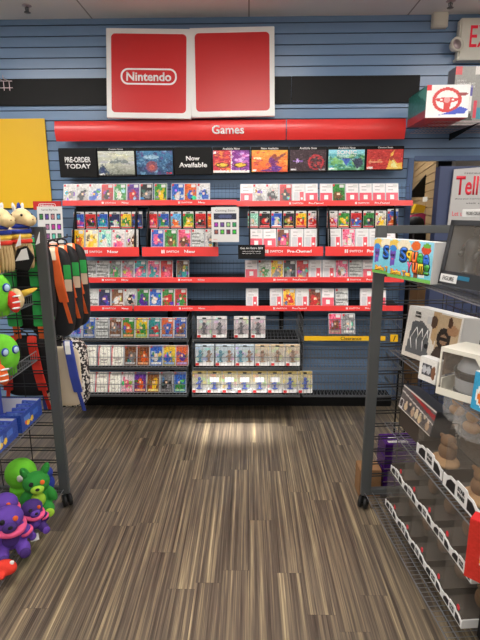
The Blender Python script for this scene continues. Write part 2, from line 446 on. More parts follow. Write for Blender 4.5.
# junction box and emergency exit sign high on the header
t = thing('junction_box', 'small cream electrical box on blue slatwall under the ceiling', 'electrical box', (1.457, WY, 3.10))
MB().box(-.058, .058, -.05, -.0005, -.056, .056).build('housing', M['offwhite'], t, bevel=.005)
MB().box(-.05, .05, -.054, -.05, -.048, .048).build('cover_plate', M['offwhite'], t, bevel=.002)
t = thing('exit_sign', 'white emergency exit sign with red letters and round lamp heads', 'exit sign', (1.835, WY, 2.815))
MB().box(-.235, .235, -.075, -.0005, .0, .285).build('housing', M['offwhite'], t, bevel=.012)
MB().box(-.245, .245, -.085, -.0005, -.012, .012).build('base_ledge', M['offwhite'], t, bevel=.006)
M['exitglow'] = glow('red_exit_letters', (225, 30, 55), .25)
text('EXIT', .27, .150, M['exitglow'], t, (-.022, -.0755, .155), bold=.005)
for sx in (-1, 1):
    a = MB().lathe([(.012, 0), (.034, .012), (.05, .045), (.052, .07), (.044, .07), (.02, .045)], 20)
    h = a.build('lamp_head', M['offwhite'], t, (sx * .275, -.04, .085), (rad(80), 0, rad(-18 * sx)))
    MB().lathe([(.0, .052), (.043, .058), (.043, .062), (.0, .063)], 16).build('lens', M['chrome'], h)
    MB().rod((0, 0, 0), (-sx * .05, -.005, -.01), .014, 8).build('bracket', M['offwhite'], h)

# ================================================================== DISPLAY FIXTURE
for i, x in enumerate((-.694, -.525, .284, .46)):
    m = MB().box(x - .018, x + .018, WY - .045, WY - .001, .09, .93)
    o = m.build('slotted_upright', M['blackm'])
    tag(o, ['black slotted upright behind the lower game cases', 'black slotted upright where game cases meet figure packs', 'black slotted upright behind the last figure packs', 'black slotted upright beside the empty baskets'][i], 'upright', 'slotted uprights behind the wire baskets')
struct('baseboard_back', MB().box(-1.56, 1.25, 3.98, WY - .001, 0, .088), M['blackm'], bevel=.004)

# ---- curved red header signs
def header(x0, x1, label, word=None):
    t = thing('header_sign', label, 'sign', ((x0 + x1) / 2, 4.0, 2.228), group='red header signs')
    w = (x1 - x0); pr = []
    for k in range(9):
        a = k / 8; pr.append((.02 - .035 * math.sin(PI * (.12 + .7 * a)) + .0, .148 * a))
    body = [(y, z) for y, z in pr] + [(y + .006, z) for y, z in reversed(pr)]
    MB().profx(body, -w / 2 + .004, w / 2 - .004).build('panel', M['red'], t)
    for sx in (-w / 2 + .12, w / 2 - .12): MB().box(sx - .01, sx + .01, .0, .152, .06, .08).build('wall_bracket', M['blackm'], t)
    if word: text(word, .252, .066, M['letter'], t, (.455, -.0165, .075), (PI / 2, 0, 0), bold=.022)
header(-1.53, .292, 'long curved red header sign lettered Games', 'Games')
header(.292, 1.218, 'shorter blank curved red header sign beside the lettered one')

# ---- big square panels standing above
def lean_panel(name, x0, x1, z0, z1, label, rz=0):
    w = x1 - x0; h = z1 - z0
    t = thing(name, label, 'sign', ((x0 + x1) / 2, 3.95, z0), (rad(-7), rz, 0), group='square red panels')
    MB().box(-w / 2, w / 2, 0, .03, 0, h).build('board', M['white'], t, bevel=.003)
    MB().prism(rr(-w / 2 + .038, w / 2 - .038, .04, h - .04, .03), -.0015, .0005).build('red_field', M['redp'], t)
    return t, w, h
def rr(x0, x1, z0, z1, r, n=5):
    p = []
    for cx, cz, a0 in ((x1 - r, z1 - r, 0), (x0 + r, z1 - r, 90), (x0 + r, z0 + r, 180), (x1 - r, z0 + r, 270)):
        for k in range(n + 1):
            a = rad(a0 + 90 * k / n); p.append((cx + r * math.cos(a), cz + r * math.sin(a)))
    return p
t, w, h = lean_panel('red_square_sign', -1.097, -.447, 2.385, 3.04, 'square red panel with white border and white rounded game-maker logo', rad(1.2))
def outline(poly_o, poly_i, y0, y1):
    m = MB(); n = len(poly_o)
    vs = [(x, y0, z) for x, z in poly_o] + [(x, y0, z) for x, z in poly_i] + [(x, y1, z) for x, z in poly_o] + [(x, y1, z) for x, z in poly_i]
    fs = []
    for k in range(n):
        j = (k + 1) % n
        fs += [(k, j, n + j, n + k), (2 * n + k, 3 * n + k, 3 * n + j, 2 * n + j), (k, 2 * n + k, 2 * n + j, j), (n + k, n + j, 3 * n + j, 3 * n + k)]
    return m.add(vs, fs)
outline(rr(-.215, .215, .245, .365, .055, 8), rr(-.202, .202, .257, .353, .045, 8), -.0035, -.0012).build('logo_outline', M['letter'], t)
text('Nintendo', .345, .066, M['letter'], t, (0, -.0018, .305), bold=.028)
lean_panel('red_square_sign', -.443, .198, 2.392, 3.042, 'square red panel with white border and no logo', rad(-.6))

# ---- row of nine promotional panels
def promo(k, x0, x1, z0, label, art=None, cap=None, black=None):
    w = x1 - x0 - .006; h = 2.177 - z0
    t = thing('promo_panel', label, 'poster', ((x0 + x1) / 2, 4.0, z0), group='promotional panels under the header sign')
    MB().box(-w / 2, w / 2, 0, .05, 0, h).build('light_box', M['black'], t, bevel=.003)
    m = MB().box(-.02, .02, .05, .152, h * .4, h * .4 + .02); m.build('wall_bracket', M['blackm'], t)
    if art is not None:
        obj('artwork', art.mesh(w - .012, h - .034, M['ink']), t, (0, -.001, .008))
        if cap: text(cap, min(.15, .0105 * len(cap)), .016, M['letter'], t, (0, -.0006, h - .013), bold=.02)
    if black:
        for s, ww, hh, z in black: text(s, ww, hh, M['letter'], t, (0, -.0006, z), bold=.03)
    return t
r = random.Random(5)
xs = [-1.52, -1.211, -.904, -.598, -.293, .012, .315, .618, .92, 1.221]
zb = [1.953, 1.958, 1.963, 1.968, 1.974, 1.979, 1.984, 1.989, 1.994]
def fleck(A, k):
    src = A.a.copy(); ny, nx = src.shape[:2]
    for i in range(420):
        cx, cy = r.random(), r.random(); c = src[min(ny - 1, int((1 - cy) * ny)), min(nx - 1, int(cx * nx))] + r.uniform(-46, 46)
        A.disc(cx + r.uniform(-.05, .05), cy + r.uniform(-.06, .06), r.uniform(.008, .035), r.uniform(.008, .03), c, .6)
    A.a = A.a * 1.08 + 6
    return A.jit(r, k)
def A_mist():
    A = Art(72, 54).grad((120, 124, 112), (200, 206, 196))
    for k in range(26): A.disc(r.random(), r.uniform(.3, .95), r.uniform(.1, .3), r.uniform(.03, .08), (r.choice([168, 184, 214]),) * 2 + (r.choice([160, 190]),), .5)
    A.poly([(.3, .5), (.36, .62), (.45, .58), (.52, .72), (.6, .6), (.75, .66), (.9, .5)], (112, 122, 122))
    A.poly([(0, .2), (.05, .36), (.12, .46), (.2, .3), (.24, .18), (.3, .1), (0, .05)], (44, 62, 84)); A.disc(.12, .2, .05, .12, (28, 46, 90))
    A.rect(.0, 0, 1, .05, (60, 62, 58)); A.rect(.03, .02, .16, .1, (220, 220, 215))
    return fleck(A, 10)
def A_blue():
    A = Art(72, 54).grad((30, 58, 92), (58, 120, 165))
    for k in range(90): A.disc(r.random(), r.random(), r.uniform(.02, .07), r.uniform(.02, .08), [(26, 44, 80), (110, 160, 190), (84, 60, 120), (50, 100, 140)][k % 4], .7)
    A.disc(.42, .34, .16, .24, (120, 66, 84)); A.disc(.42, .3, .08, .12, (170, 80, 70)); A.disc(.4, .74, .22, .09, (160, 190, 205), .8); A.rect(.82, .03, .97, .1, (210, 40, 50))
    return fleck(A, 14)
def A_two():
    A = Art(72, 54)
    A.rect(0, 0, .49, 1, (196, 50, 66)); A.rect(.51, 0, 1, 1, (132, 50, 140)); 
    for k in range(40): A.disc(r.uniform(.05, .45), r.uniform(.15, .95), .06, .05, [(230, 110, 70), (180, 40, 60), (240, 170, 60), (150, 30, 60)][k % 4], .7)
    for k in range(40): A.disc(r.uniform(.55, .95), r.uniform(.15, .95), .06, .05, [(150, 90, 190), (90, 40, 120), (220, 120, 190), (240, 200, 240)][k % 4], .7)
    for c in (.25, .75): A.disc(c, .34, .19, .12, (90, 44, 30)); A.disc(c, .35, .15, .07, (245, 190, 60))
    A.rect(0, 0, 1, .12, (235, 225, 220)); A.rect(.485, 0, .515, 1, (240, 230, 220))
    A.rect(.02, .86, .08, .96, (230, 230, 230))
    return fleck(A, 10)
def A_ball():
    A = Art(72, 54).grad((210, 80, 40), (250, 165, 60))
    for k in range(50): A.disc(r.random(), r.random(), r.uniform(.03, .1), r.uniform(.02, .07), [(235, 90, 50), (250, 190, 70), (190, 50, 90), (240, 120, 40)][k % 4], .6)
    A.poly([(.2, .05), (.75, 0), (.85, .2), (.6, .35), (.5, .15)], (90, 40, 130)); A.disc(.6, .5, .12, .25, (110, 40, 110)); A.disc(.63, .72, .07, .1, (150, 70, 50))
    A.poly([(.6, .6), (.9, .85), (.95, .8), (.68, .5)], (130, 60, 60)); A.disc(.82, .5, .07, .09, (230, 120, 40)); A.rect(.06, .6, .26, .66, (250, 220, 180)); A.rect(.03, .04, .14, .12, (230, 230, 230))
    return fleck(A, 10)
def A_dark():
    A = Art(72, 54, (50, 30, 38)).jit(r, 8)
    A.disc(.72, .42, .22, .36, (180, 40, 50)); A.disc(.72, .42, .17, .28, (60, 28, 36)); 
    for k in range(26): A.disc(r.uniform(.55, .9), r.uniform(.12, .85), .04, .05, [(150, 40, 50), (70, 60, 66), (200, 60, 60), (30, 24, 30)][k % 4], .8)
    A.rect(.08, .45, .38, .5, (120, 80, 160)); A.disc(.22, .5, .04, .12, (190, 160, 220)); A.rect(.03, .03, .18, .12, (200, 200, 200)); A.rect(.82, .03, .97, .09, (160, 160, 160))
    return fleck(A, 8)
def A_land():
    A = Art(72, 54).grad((70, 140, 90), (140, 205, 225))
    for k in range(60): A.disc(r.random(), r.uniform(0, .75), r.uniform(.03, .1), r.uniform(.03, .1), [(40, 110, 80), (120, 180, 90), (60, 150, 170), (180, 220, 200)][k % 4], .7)
    A.poly([(.36, .6), (.5, .2), (.62, .55)], (60, 90, 180)); A.poly([(.65, .5), (.8, .05), (.98, .3), (.92, .6)], (46, 56, 80)); A.rect(.03, .03, .16, .12, (225, 225, 225))
    A.rect(.25, .56, .75, .6, (60, 90, 110))
    return fleck(A, 12)
def A_flame():
    A = Art(72, 54, (190, 44, 40)).jit(r, 8)
    for k in range(40): A.disc(r.uniform(0, .9), r.random(), .1, .06, [(210, 60, 44), (170, 34, 40), (200, 50, 40)][k % 3], .5)
    A.poly([(.55, .0), (.62, .4), (.66, .8), (.76, .97), (.7, .6), (.85, .3), (.98, .35), (1, 0)], (240, 180, 70)); A.poly([(.66, .1), (.72, .5), (.82, .25), (.9, .05)], (250, 225, 150))
    A.disc(.68, .55, .05, .12, (170, 60, 40)); A.rect(.06, .44, .42, .49, (250, 220, 120)); A.rect(.06, .36, .46, .385, (250, 200, 150)); A.rect(.02, .03, .18, .13, (235, 230, 225))
    return fleck(A, 8)
promo(0, xs[0], xs[1], zb[0], 'black promotional panel with white pre-order lettering', black=[('PRE-ORDER', .208, .042, .135), ('TODAY', .206, .036, .085)])
promo(1, xs[1], xs[2], zb[1], 'grey misty castle landscape poster beside the black pre-order panel', A_mist(), 'Coming Soon')
t = promo(2, xs[2], xs[3], zb[2], 'dark blue fantasy poster between misty landscape and now-available panel', A_blue())
promo(3, xs[3], xs[4], zb[3], 'black promotional panel with white now-available lettering', black=[('Now', .108, .034, .125), ('Available', .225, .038, .075)])
promo(4, xs[4], xs[5], zb[4], 'split poster half scarlet and half violet', A_two(), 'Available Now')
promo(5, xs[5], xs[6], zb[5], 'fiery orange and purple sports poster', A_ball(), 'Now Available')
promo(6, xs[6], xs[7], zb[6], 'dark maroon poster with a red ring of dragon coils', A_dark(), 'Available Now')
t = promo(7, xs[7], xs[8], zb[7], 'green and blue landscape poster with white title lettering', A_land(), 'Available Now')
text('SONIC', .155, .032, M['letter'], t, (0, -.0022, .142), bold=.03)
text('FRONTIERS', .15, .010, M['letter'], t, (0, -.0022, .115))
promo(8, xs[8], xs[9], zb[8], 'bright red poster with yellow flame shape', A_flame(), 'Coming Soon')

# ---- ledges with red price strips
def ledge(x0, x1, z0, z1, y, label, words, depth=.09, wires=None):
    """z0,z1 = bottom and top of the strip; y its front"""
    w = x1 - x0
    t = thing('display_ledge', label, 'shelf', ((x0 + x1) / 2, y, z0), group='red-edged display ledges')
    MB().profx([(.012, .004), (WY - y - .001, .03), (WY - y - .001, .036), (.012, .010)], -w / 2, w / 2).build('ledge_board', M['black'], t)
    h = z1 - z0
    s = MB().profx([(0, 0), (.01, 0), (.018, h), (.008, h)], -w / 2, w / 2).build('price_strip', M['red'], t, bevel=.0015)
    for kind, xx in words:
        zz = h * .5; yy = .0036
        e = rad(82)
        text('SWITCH', .085, h * .30, M['letter'], s, (xx - x0 - w / 2 - .075, yy, zz), (PI / 2 , 0, 0), bold=.02)
        MB().prism(rr(-.008, -.001, -h * .22, h * .22, .003), -.001, .001).prism(rr(.001, .008, -h * .22, h * .22, .003), -.001, .001).build('logo', M['letter'], s, (xx - x0 - w / 2 - .135, yy, zz))
        text(kind, .055 if kind == 'New' else .115, h * .42, M['letter'], s, (xx - x0 - w / 2 + (.045 if kind == 'New' else .07), yy, zz), bold=.02)
    m = MB()                                              # wire rest behind the cases
    n = max(2, int(w / .03))
    for k in range(n + 1): m.rod((-w / 2 + w * k / n, .085, .03), (-w / 2 + w * k / n, .125, .17), .0011)
    for zz in (.05, .10, .15): m.rod((-w / 2, .085 + .04 * (zz - .03) / .14, zz), (w / 2, .085 + .04 * (zz - .03) / .14, zz), .0015)
    m.build('wire_rest', M['dwire'], t)
    return t
XM = -.098
ledge(-1.49, XM, 1.73, 1.772, 3.92, 'red-edged ledge of new games topmost beside yellow poster', [('New', -1.03), ('New', -.42)])
ledge(XM, 1.292, 1.72, 1.762, 3.92, 'red-edged ledge of pre-owned games topmost beside the opening', [('Pre-Owned', .46), ('Pre-Owned', .98)])
ledge(-1.516, XM, 1.121, 1.163, 3.85, 'red-edged ledge directly under the wide red new-games trays', [('New', -1.05), ('New', -.43)])
ledge(XM, 1.243, 1.121, 1.163, 3.85, 'red-edged ledge directly under the wide red pre-owned trays', [('Pre-Owned', .34), ('Pre-Owned', .93)])
ledge(-1.532, -.955, .888, .930, 3.84, 'short red-edged ledge behind the hanging black backpacks', [('New', -1.06)])
ledge(-.945, XM, .888, .930, 3.84, 'lowest red-edged ledge of new games, above figure packs', [('New', -.43)])
ledge(XM, 1.248, .888, .930, 3.84, 'lowest red-edged ledge of pre-owned games, above yellow clearance strip', [('Pre-Owned', .34), ('Pre-Owned', .93)])

# ---- black trays with hooks above and a wide red front
def tray(x0, x1, label, kind):
    w = x1 - x0
    t = thing('hanging_tray', label, 'display tray', ((x0 + x1) / 2, 3.79, 1.338), group='black display trays with wide red fronts')
    MB().box(-w / 2 + .03, w / 2 - .03, .185, .2, .0, .385).build('back_panel', M['black'], t)
    MB().profx([(.012, .01), (.185, .035), (.185, .043), (.012, .018)], -w / 2 + .02, w / 2 - .02).build('tray_board', M['black'], t)
    for sx in (-w / 2 + .03, w / 2 - .042): MB().profx([(.02, .02), (.19, .03), (.19, .37), (.15, .37), (.03, .12)], sx, sx + .012).build('side_panel', M['blackm'], t)
    for sx in (-w / 2 + .1, w / 2 - .1): MB().box(sx - .012, sx + .012, .2, WY - 3.788, .30, .33).build('wall_bracket', M['blackm'], t)
    s = MB().profx([(0, 0), (.012, 0), (.02, .073), (.008, .073)], -w / 2, w / 2).build('front_strip', M['red'], t, bevel=.002)
    c = .03
    text('SWITCH', .10, .018, M['letter'], s, (c - .09, .0036, .037), bold=.02)
    MB().prism(rr(-.013, -.002, -.015, .015, .006), -.001, .001).prism(rr(.002, .013, -.015, .015, .006), -.001, .001).build('logo', M['letter'], s, (c - .165, .0036, .037))
    text(kind, .085 if kind == 'New' else .19, .027, M['letter'], s, (c + (.045 if kind == 'New' else .09), .0036, .037), bold=.03)
    return t
tray(-1.431, -.866, 'black tray with wide red new-games front nearest yellow poster', 'New')
tray(-.842, -.240, 'black tray with wide red new-games front beside coming-soon placard', 'New')
tray(-.031, .580, 'black tray with wide red pre-owned front beside the black offer sign', 'Pre-Owned')
tray(.597, 1.193, 'black tray with wide red pre-owned front beside the blue column', 'Pre-Owned')

# ---- wire baskets: three columns, three levels
def wbasket(x0, x1, zf, zt, y, label, liner, side=True):
    w = x1 - x0; d = WY - y - .05; h = zt - zf + .02
    t = thing('wire_basket', label, 'wire basket', ((x0 + x1) / 2, y, zf), group='wire baskets on the display wall')
    m = MB(); n = int(w / .028)
    for k in range(n + 1):
        x = -w / 2 + w * k / n; m.rod((x, 0, 0), (x, 0, h), .0013 if liner else .0021)
    for zz, rr_ in ((0, .004), (h * .5, .0026), (h, .0034)): m.rod((-w / 2, -.002, zz), (w / 2, -.002, zz), rr_)
    m.rod((-w / 2, -.002, -.012), (w / 2, -.002, -.012), .003)
    m.build('front_fence', M['wire'], t)
    m = MB()
    for k in range(n + 1):
        x = -w / 2 + w * k / n; m.rod((x, 0, 0), (x, d, .02), .0015)
    for k in range(5): m.rod((-w / 2, d * k / 4, .02 * k / 4 - .003), (w / 2, d * k / 4, .02 * k / 4 - .003), .002)
    m.build('floor_grid', M['wire'], t)
    for sx in (-w / 2, w / 2):
        m = MB()
        for zz in (0, h * .5, h): m.rod((sx, 0, zz), (sx, d + .02, zz + .02), .002)
        for k in range(1, 8): m.rod((sx, d * k / 8, .02 * k / 8), (sx, d * k / 8, h + .02 * k / 8), .0015)
        m.box(sx - .004, sx + .004, d * .1, WY - y - .0455, -.03, -.006)
        m.build('side_frame', M['wire'], t)
    if liner: MB().box(-w / 2 + .01, w / 2 - .01, .012, d, -.028, -.008).build('black_liner', M['blackm'], t)
    return t
lv = [(.677, .822, 3.73), (.463, .618, 3.66), (.252, .409, 3.61)]
nm = ['uppermost', 'middle', 'lowest']
for k, (a, b, y) in enumerate(lv):
    wbasket(-1.505, -.498, a, b, y, nm[k] + ' wire basket holding game cases below the red ledges', True)
    wbasket(-.456, .407, a, b, y, nm[k] + ' wire basket holding hanging-card figure packs', True)
    wbasket(.432, 1.216, a, b, y, ['uppermost wire basket behind the yellow clearance strip', 'middle empty wire basket below the clearance basket', 'lowest empty wire basket near the floor'][k], False)
t = thing('clearance_strip', 'yellow clearance price strip clipped on a wire basket', 'price strip', (.763, 3.722, .672))
MB().box(-.323, .323, -.004, 0, 0, .037).build('strip', M['yellow'], t, bevel=.001)
text('Clearance', .165, .026, M['letterblack'], t, (.05, -.0042, .019), bold=.01)
t = thing('price_flag', 'small yellow tag beyond the dark rack post', 'price tag', (1.155, 3.722, .662))
MB().box(-.03, .03, -.004, 0, 0, .06).build('strip', M['yellow'], t, bevel=.001)
MB().rod((-.004, -.005, .008), (.008, -.005, .052), .004, 6).build('mark', M['letterblack'], t)
# unseen ceiling strip, added to cast the bright patch on the floor
t = thing('added_pool_light', 'added unseen strip light making the bright floor patch before the display wall', 'light', (-.12, 3.30, CZ))
MB().box(-.5, .5, -.05, .05, -.006, .0).build('frame', M['white'], t)
def slot(x, y, w, e):
    L_ = bpy.data.lights.new('added_pool_lamp', 'AREA'); L_.shape = 'RECTANGLE'; L_.size = w; L_.size_y = .08; L_.energy = e; L_.spread = rad(11); L_.color = (1, .98, .95)
    o = bpy.data.objects.new('added_pool_lamp', L_); COL.objects.link(o); o.location = (x, y, CZ - .012); o.rotation_euler = (rad(3.5), 0, 0)
slot(-.12, 3.30, .62, 2.8)

# ================================================================== GAME CASES AND PACKS
ROWS = {
  'R1L': ([-1.441, -1.338, -1.238, -1.138, -1.034, -0.928, -0.823, -0.708, -0.571, -0.467, -0.363], 1.770, 3.95),
  'R1R': ([-0.02, 0.083, 0.187, 0.293, 0.397, 0.5, 0.614, 0.716, 0.821, 0.928, 1.032, 1.137], 1.762, 3.95),
  'C1': ([-1.372, -1.276, -1.180, -1.082, -0.99, -0.90], 1.547, 3.935),
  'C2': ([-0.78, -0.686, -0.588, -0.488, -0.388, -0.291], 1.547, 3.935),
  'C3': ([0.032, 0.126, 0.221, 0.318, 0.417, 0.515], 1.547, 3.935),
  'C4': ([0.665, 0.758, 0.856, 0.955, 1.052, 1.146], 1.547, 3.935),
  'T1': ([-1.36, -1.252, -1.145, -1.038, -0.931], 1.411, 3.83),
  'T2': ([-0.727, -0.619, -0.512, -0.405, -0.299], 1.411, 3.83),
  'T3': ([0.057, 0.164, 0.270, 0.377, 0.484], 1.411, 3.83),
  'T4': ([0.678, 0.785, 0.891, 0.998, 1.105], 1.411, 3.83),
  'R3L': ([-1.407, -1.302, -1.199, -1.095, -0.99, -0.887, -0.778, -0.672, -0.541], 1.161, 3.885),
  'R3R': ([0.02, 0.124, 0.227, 0.331, 0.435, 0.538, 0.647, 0.754, 0.865, 0.972], 1.161, 3.885),
  'R4L': ([-1.406, -1.3, -1.194, -1.087, -0.982, -0.877, -0.772, -0.667, -0.562], 0.928, 3.875),
  'R4R': ([0.025, 0.224, 0.33, 0.436, 0.541, 0.647, 0.762, 0.961, 1.07], 0.928, 3.875),
  'R5L': ([-1.411, -1.305, -1.197, -1.088, -0.981, -0.875, -0.769, -0.664, -0.558], 0.682, 3.76),
  'R6L': ([-1.393, -1.287, -1.174, -1.067, -0.961, -0.856, -0.750, -0.645, -0.54], 0.468, 3.69),
  'R7L': ([-1.303, -1.198, -1.092, -0.987, -0.881, -0.776, -0.668, -0.558], 0.258, 3.64),
  'R5M': ([-0.362, -0.238, -0.063, 0.073], 0.682, 3.76),
  'R6M': ([-0.357, -0.194, -0.033], 0.468, 3.69),
  'R6N': ([0.108, 0.229, 0.350], 0.468, 3.69),
  'R7M': ([-0.398, -0.277, -0.156, -0.035, 0.086, 0.207, 0.328, 0.449], 0.258, 3.64),
  'R5R': ([0.695, 0.803], 0.715, 3.762),
}
CW, CH, CT = .1035, .168, .012
ms = MB().prism(rr(-CW / 2, CW / 2, 0, CH, .003, 3), 0, CT)
case_me = ms.mesh('game_case', M['case'])
stk_me = MB().prism(rr(-.017, .017, -.012, .012, .002, 2), -.0006, 0).mesh('price_sticker', M['paper'])
def game_case(x, y, z, tilt, spec, seed, label, group, sticker=True, rz=0):
    o = obj('game_case', case_me, None, (x, y, z), (rad(-tilt), rz, 0)); tag(o, label, 'video game', group)
    obj('cover_art', cover(spec, seed).mesh(CW - .009, CH - .008, M['ink_gloss'], 'cover_art'), o, (0, -.0006, .003))
    if sticker: obj('price_sticker', stk_me, o, (CW * .22, -.0008, CH * .87))
def row(key, specs, where, tilt, drop=.028, sticker=True):
    xs, zz, y = ROWS[key]; rg = random.Random(key)
    for i, (x, s) in enumerate(zip(xs, specs)):
        game_case(x, y, zz - drop, tilt, s, key + str(i), f'{colourwords(s)} game case, {ORD[i]} along the {where}', 'game cases on the ' + where, sticker, rad(rg.uniform(-.8, .8)))
row('R1L', ['white grey', 'white black', 'white yellow blue', 'red black', 'green white', 'purple red', 'black grey', 'green yellow', 'blue white', 'orange blue', 'white blue'], 'top ledge of new games', 17)
row('R1R', ['P', 'white grey', 'white grey black', 'red black', 'Q', 'P', 'P', 'green brown', 'P', 'P', 'P', 'P'], 'top ledge of pre-owned games', 17)
row('T1', ['yellow orange', 'cream yellow', 'mint white', 'white pink', 'white brown'], 'new-games tray nearest the yellow poster', 14)
row('T2', ['blue pink', 'green brown', 'pink brown', 'G', 'white grey'], 'new-games tray by the coming-soon placard', 14)
row('T3', ['P', 'P', 'brown pink', 'Q', 'Q'], 'pre-owned tray by the black offer sign', 14)
row('T4', ['Q', 'pink white', 'Q', 'Q', 'P'], 'pre-owned tray by the blue column', 14)
row('R3L', ['G', 'G', 'G', 'grey green', 'grey pink', 'teal pink', 'pink teal', 'red pink', 'brown teal'], 'ledge under the new-games trays', 16)
row('R3R', ['P', 'white green', 'yellow grey', 'black grey', 'red grey', 'Q', 'Q', 'pink white', 'G', 'P'], 'ledge under the pre-owned trays', 16)
row('R4L', ['white grey', 'G', 'navy purple', 'brown white', 'white black', 'green purple', 'blue white', 'green red', 'red green'], 'lowest ledge of new games', 16)
row('R4R', ['Q', 'Q', 'yellow red', 'Q', 'brown red', 'P', 'G', 'Q', 'P'], 'lowest ledge of pre-owned games', 16)
row('R5L', ['white blue', 'blue grey', 'G', 'brown grey', 'green orange', 'yellow green', 'teal red', 'orange blue', 'blue brown'], 'uppermost wire basket', 19, .0)
row('R6L', ['W', 'W', 'W', 'W', 'brown grey', 'brown orange', 'blue white', 'yellow blue', 'orange purple'], 'middle wire basket', 19, .0, False)
row('R7L', ['W', 'W', 'W', 'white pink', 'purple orange', 'brown yellow', 'grey black', 'blue green'], 'lowest wire basket', 19, .0, False)
xs, zz, y = ROWS['R5R']
game_case(xs[0], y, zz, 19, 'pink brown', 'c0', 'pink and brown covered game case with yellow sticker above clearance strip', 'clearance game cases')
game_case(xs[1], y, zz, 19, 'grey white', 'c1', 'grey and white covered game case above clearance strip', 'clearance game cases')
for i, x in enumerate(xs): pass
# carded game packs hanging in the trays
KW, KH = .084, .132
hole = rr(-.016, .016, KH - .016, KH - .007, .004, 3)
card_me = MB().prism(rr(-KW / 2, KW / 2, 0, KH, .005, 4), 0, .006).mesh('game_card_pack', M['paper'])
hole_me = MB().prism(hole, -.0006, .0001).mesh('hang_hole', M['blackm'])
def cards(key, specs, where):
    xs, zz, y = ROWS[key]
    for i, (x, s) in enumerate(zip(xs, specs)):
        o = obj('game_card_pack', card_me, None, (x, y, zz + .004 + (.012 if key == 'C4' and i == 5 else 0)), (rad(-5), 0, 0))
        tag(o, f'{colourwords(s)} carded pack, {ORD[i]} in the {where}', 'video game', 'carded game packs in the ' + where)
        A = cover(s, key + str(i), 10, 12); A.rect(0, 0, 1, .1, (210, 36, 44)); A.rect(0, .84, .22, 1, (214, 36, 44))
        obj('cover_art', A.mesh(KW - .002, KH * .84, M['ink_gloss'], 'cover_art'), o, (0, -.0006, .003))
        obj('hang_hole', hole_me, o)
        m = MB().rod((0, -.02, KH - .0115), (0, .05, KH - .0095), .0022, 6)
        h = obj('peg_hook', peg_me, None, (x, y, zz + .004 + (.012 if key == 'C4' and i == 5 else 0))); tag(h, f'dark peg hook holding the {ORD[i]} card in the {where}', 'hook', 'peg hooks in the ' + where)
peg_me = MB().rod((0, -.012, KH - .0115), (0, .042, KH - .0115), .0018, 6).mesh('peg_hook', M['dwire'])
cards('C1', ['blue pink', 'red black', 'blue teal', 'navy white', 'yellow green', 'navy blue'], 'tray nearest the yellow poster')
cards('C2', ['red pink', 'blue green', 'sky orange', 'green yellow', 'red black', 'orange yellow'], 'tray by the coming-soon placard')
cards('C3', ['mint white', 'black red', 'blue white', 'black gold', 'yellow red', 'white red'], 'tray by the black offer sign')
cards('C4', ['white red', 'green yellow', 'red blue', 'green black', 'white yellow', 'blue orange'], 'tray by the blue column')

# figure packs: card, clear blister, little figure, printed foot
def fig_pack(x, y, z, w, n, top, bot, figc, label, group, patch=False, tilt=14):
    t = thing('figure_pack', label, 'toy figure pack', (x, y, z), (rad(-tilt), 0, 0), group)
    h = .178
    MB().prism(rr(-w / 2, w / 2, 0, h, .006, 4), 0, .003).build('backing_card', M['paper'], t)
    A = Art(12, 16).grad(bot, top); rg = random.Random(label + str(x)); A.jit(rg, 14)
    for k in range(7): A.disc(rg.random(), rg.uniform(.25, .85), .16, .08, [min(255, max(0, c + rg.uniform(-60, 60))) for c in top], .6)
    obj('printed_front', A.mesh(w - .006, h - .008, M['ink_gloss'], 'printed_front'), t, (0, -.0006, .005))
    MB().prism(rr(-.016, .016, h - .024, h - .012, .005, 3), -.0014, -.0005).build('hang_hole', M['blackm'], t)
    MB().box(-w / 2 + .004, w / 2 - .004, -.034, -.0008, .003, .034).build('label_foot', M['white'], t, bevel=.004)
    MB().box(-w / 2 + .006, -w / 2 + .032, -.0355, -.034, .006, .026).build('maker_logo', M['redp'], t)
    for k in range(n):
        cx = (k - (n - 1) / 2) * .07
        f = MB().lathe([(.024, 0), (.024, .005), (.008, .007), (.010, .03), (.014, .042), (.013, .06), (.006, .066)], 12).ell((0, 0, .078), (.014, .013, .015), nu=12, nv=8)
        f.rod((-.006, 0, .05), (-.026, -.006, .038), .005, 6).rod((.006, 0, .05), (.026, -.006, .066), .005, 6)
        f.build('figure', figc[k % len(figc)], t, (cx, -.022, .036))
    if patch: MB().box(-w * .3, w * .3, -.037, -.0365, .09, .128).build('price_label', M['letter'], t)
    MB().prism(rr(-w / 2 + .008, w / 2 - .008, .034, h - .03, .015, 4), -.036, -.001).build('clear_blister', M['clear'], t)
fb = mat('blue_figure', (50, 80, 180), .4); fr = mat('red_figure', (200, 60, 50), .4); fg = mat('grey_figure', (90, 84, 90), .4); fo = mat('brown_figure', (150, 110, 80), .4); ft = mat('teal_figure', (50, 130, 150), .4)
xs, zz, y = ROWS['R5M']
for i, x in enumerate(xs): fig_pack(x, y, zz, .119, 1, (216, 212, 214), (200, 170, 172), [fg], f'pale grey figure pack with one dark figure, {ORD[i]} in the uppermost basket', 'grey figure packs', tilt=12)
xs, zz, y = ROWS['R6M']
for i, x in enumerate(xs): fig_pack(x, y, zz, .153, 2, (196, 214, 226), (226, 232, 236), [ft, fo], f'wide pale blue pack with two figures, {ORD[i]} in the middle basket', 'wide pale blue figure packs')
xs, zz, y = ROWS['R6N']
for i, x in enumerate(xs): fig_pack(x, y, zz, .118, 1, (215, 190, 150), (205, 200, 196), [fo], f'beige figure pack with one brown figure, {ORD[i]} beside the pale blue packs', 'beige figure packs')
xs, zz, y = ROWS['R7M']
for i, x in enumerate(xs): fig_pack(x, y, zz, .119, 1, (222, 196, 110), (206, 208, 220), [fb, fr], f'yellow-topped figure pack with blue figure, {ORD[i]} along the lowest basket', 'yellow-topped figure packs', patch=1 <= i <= 5)

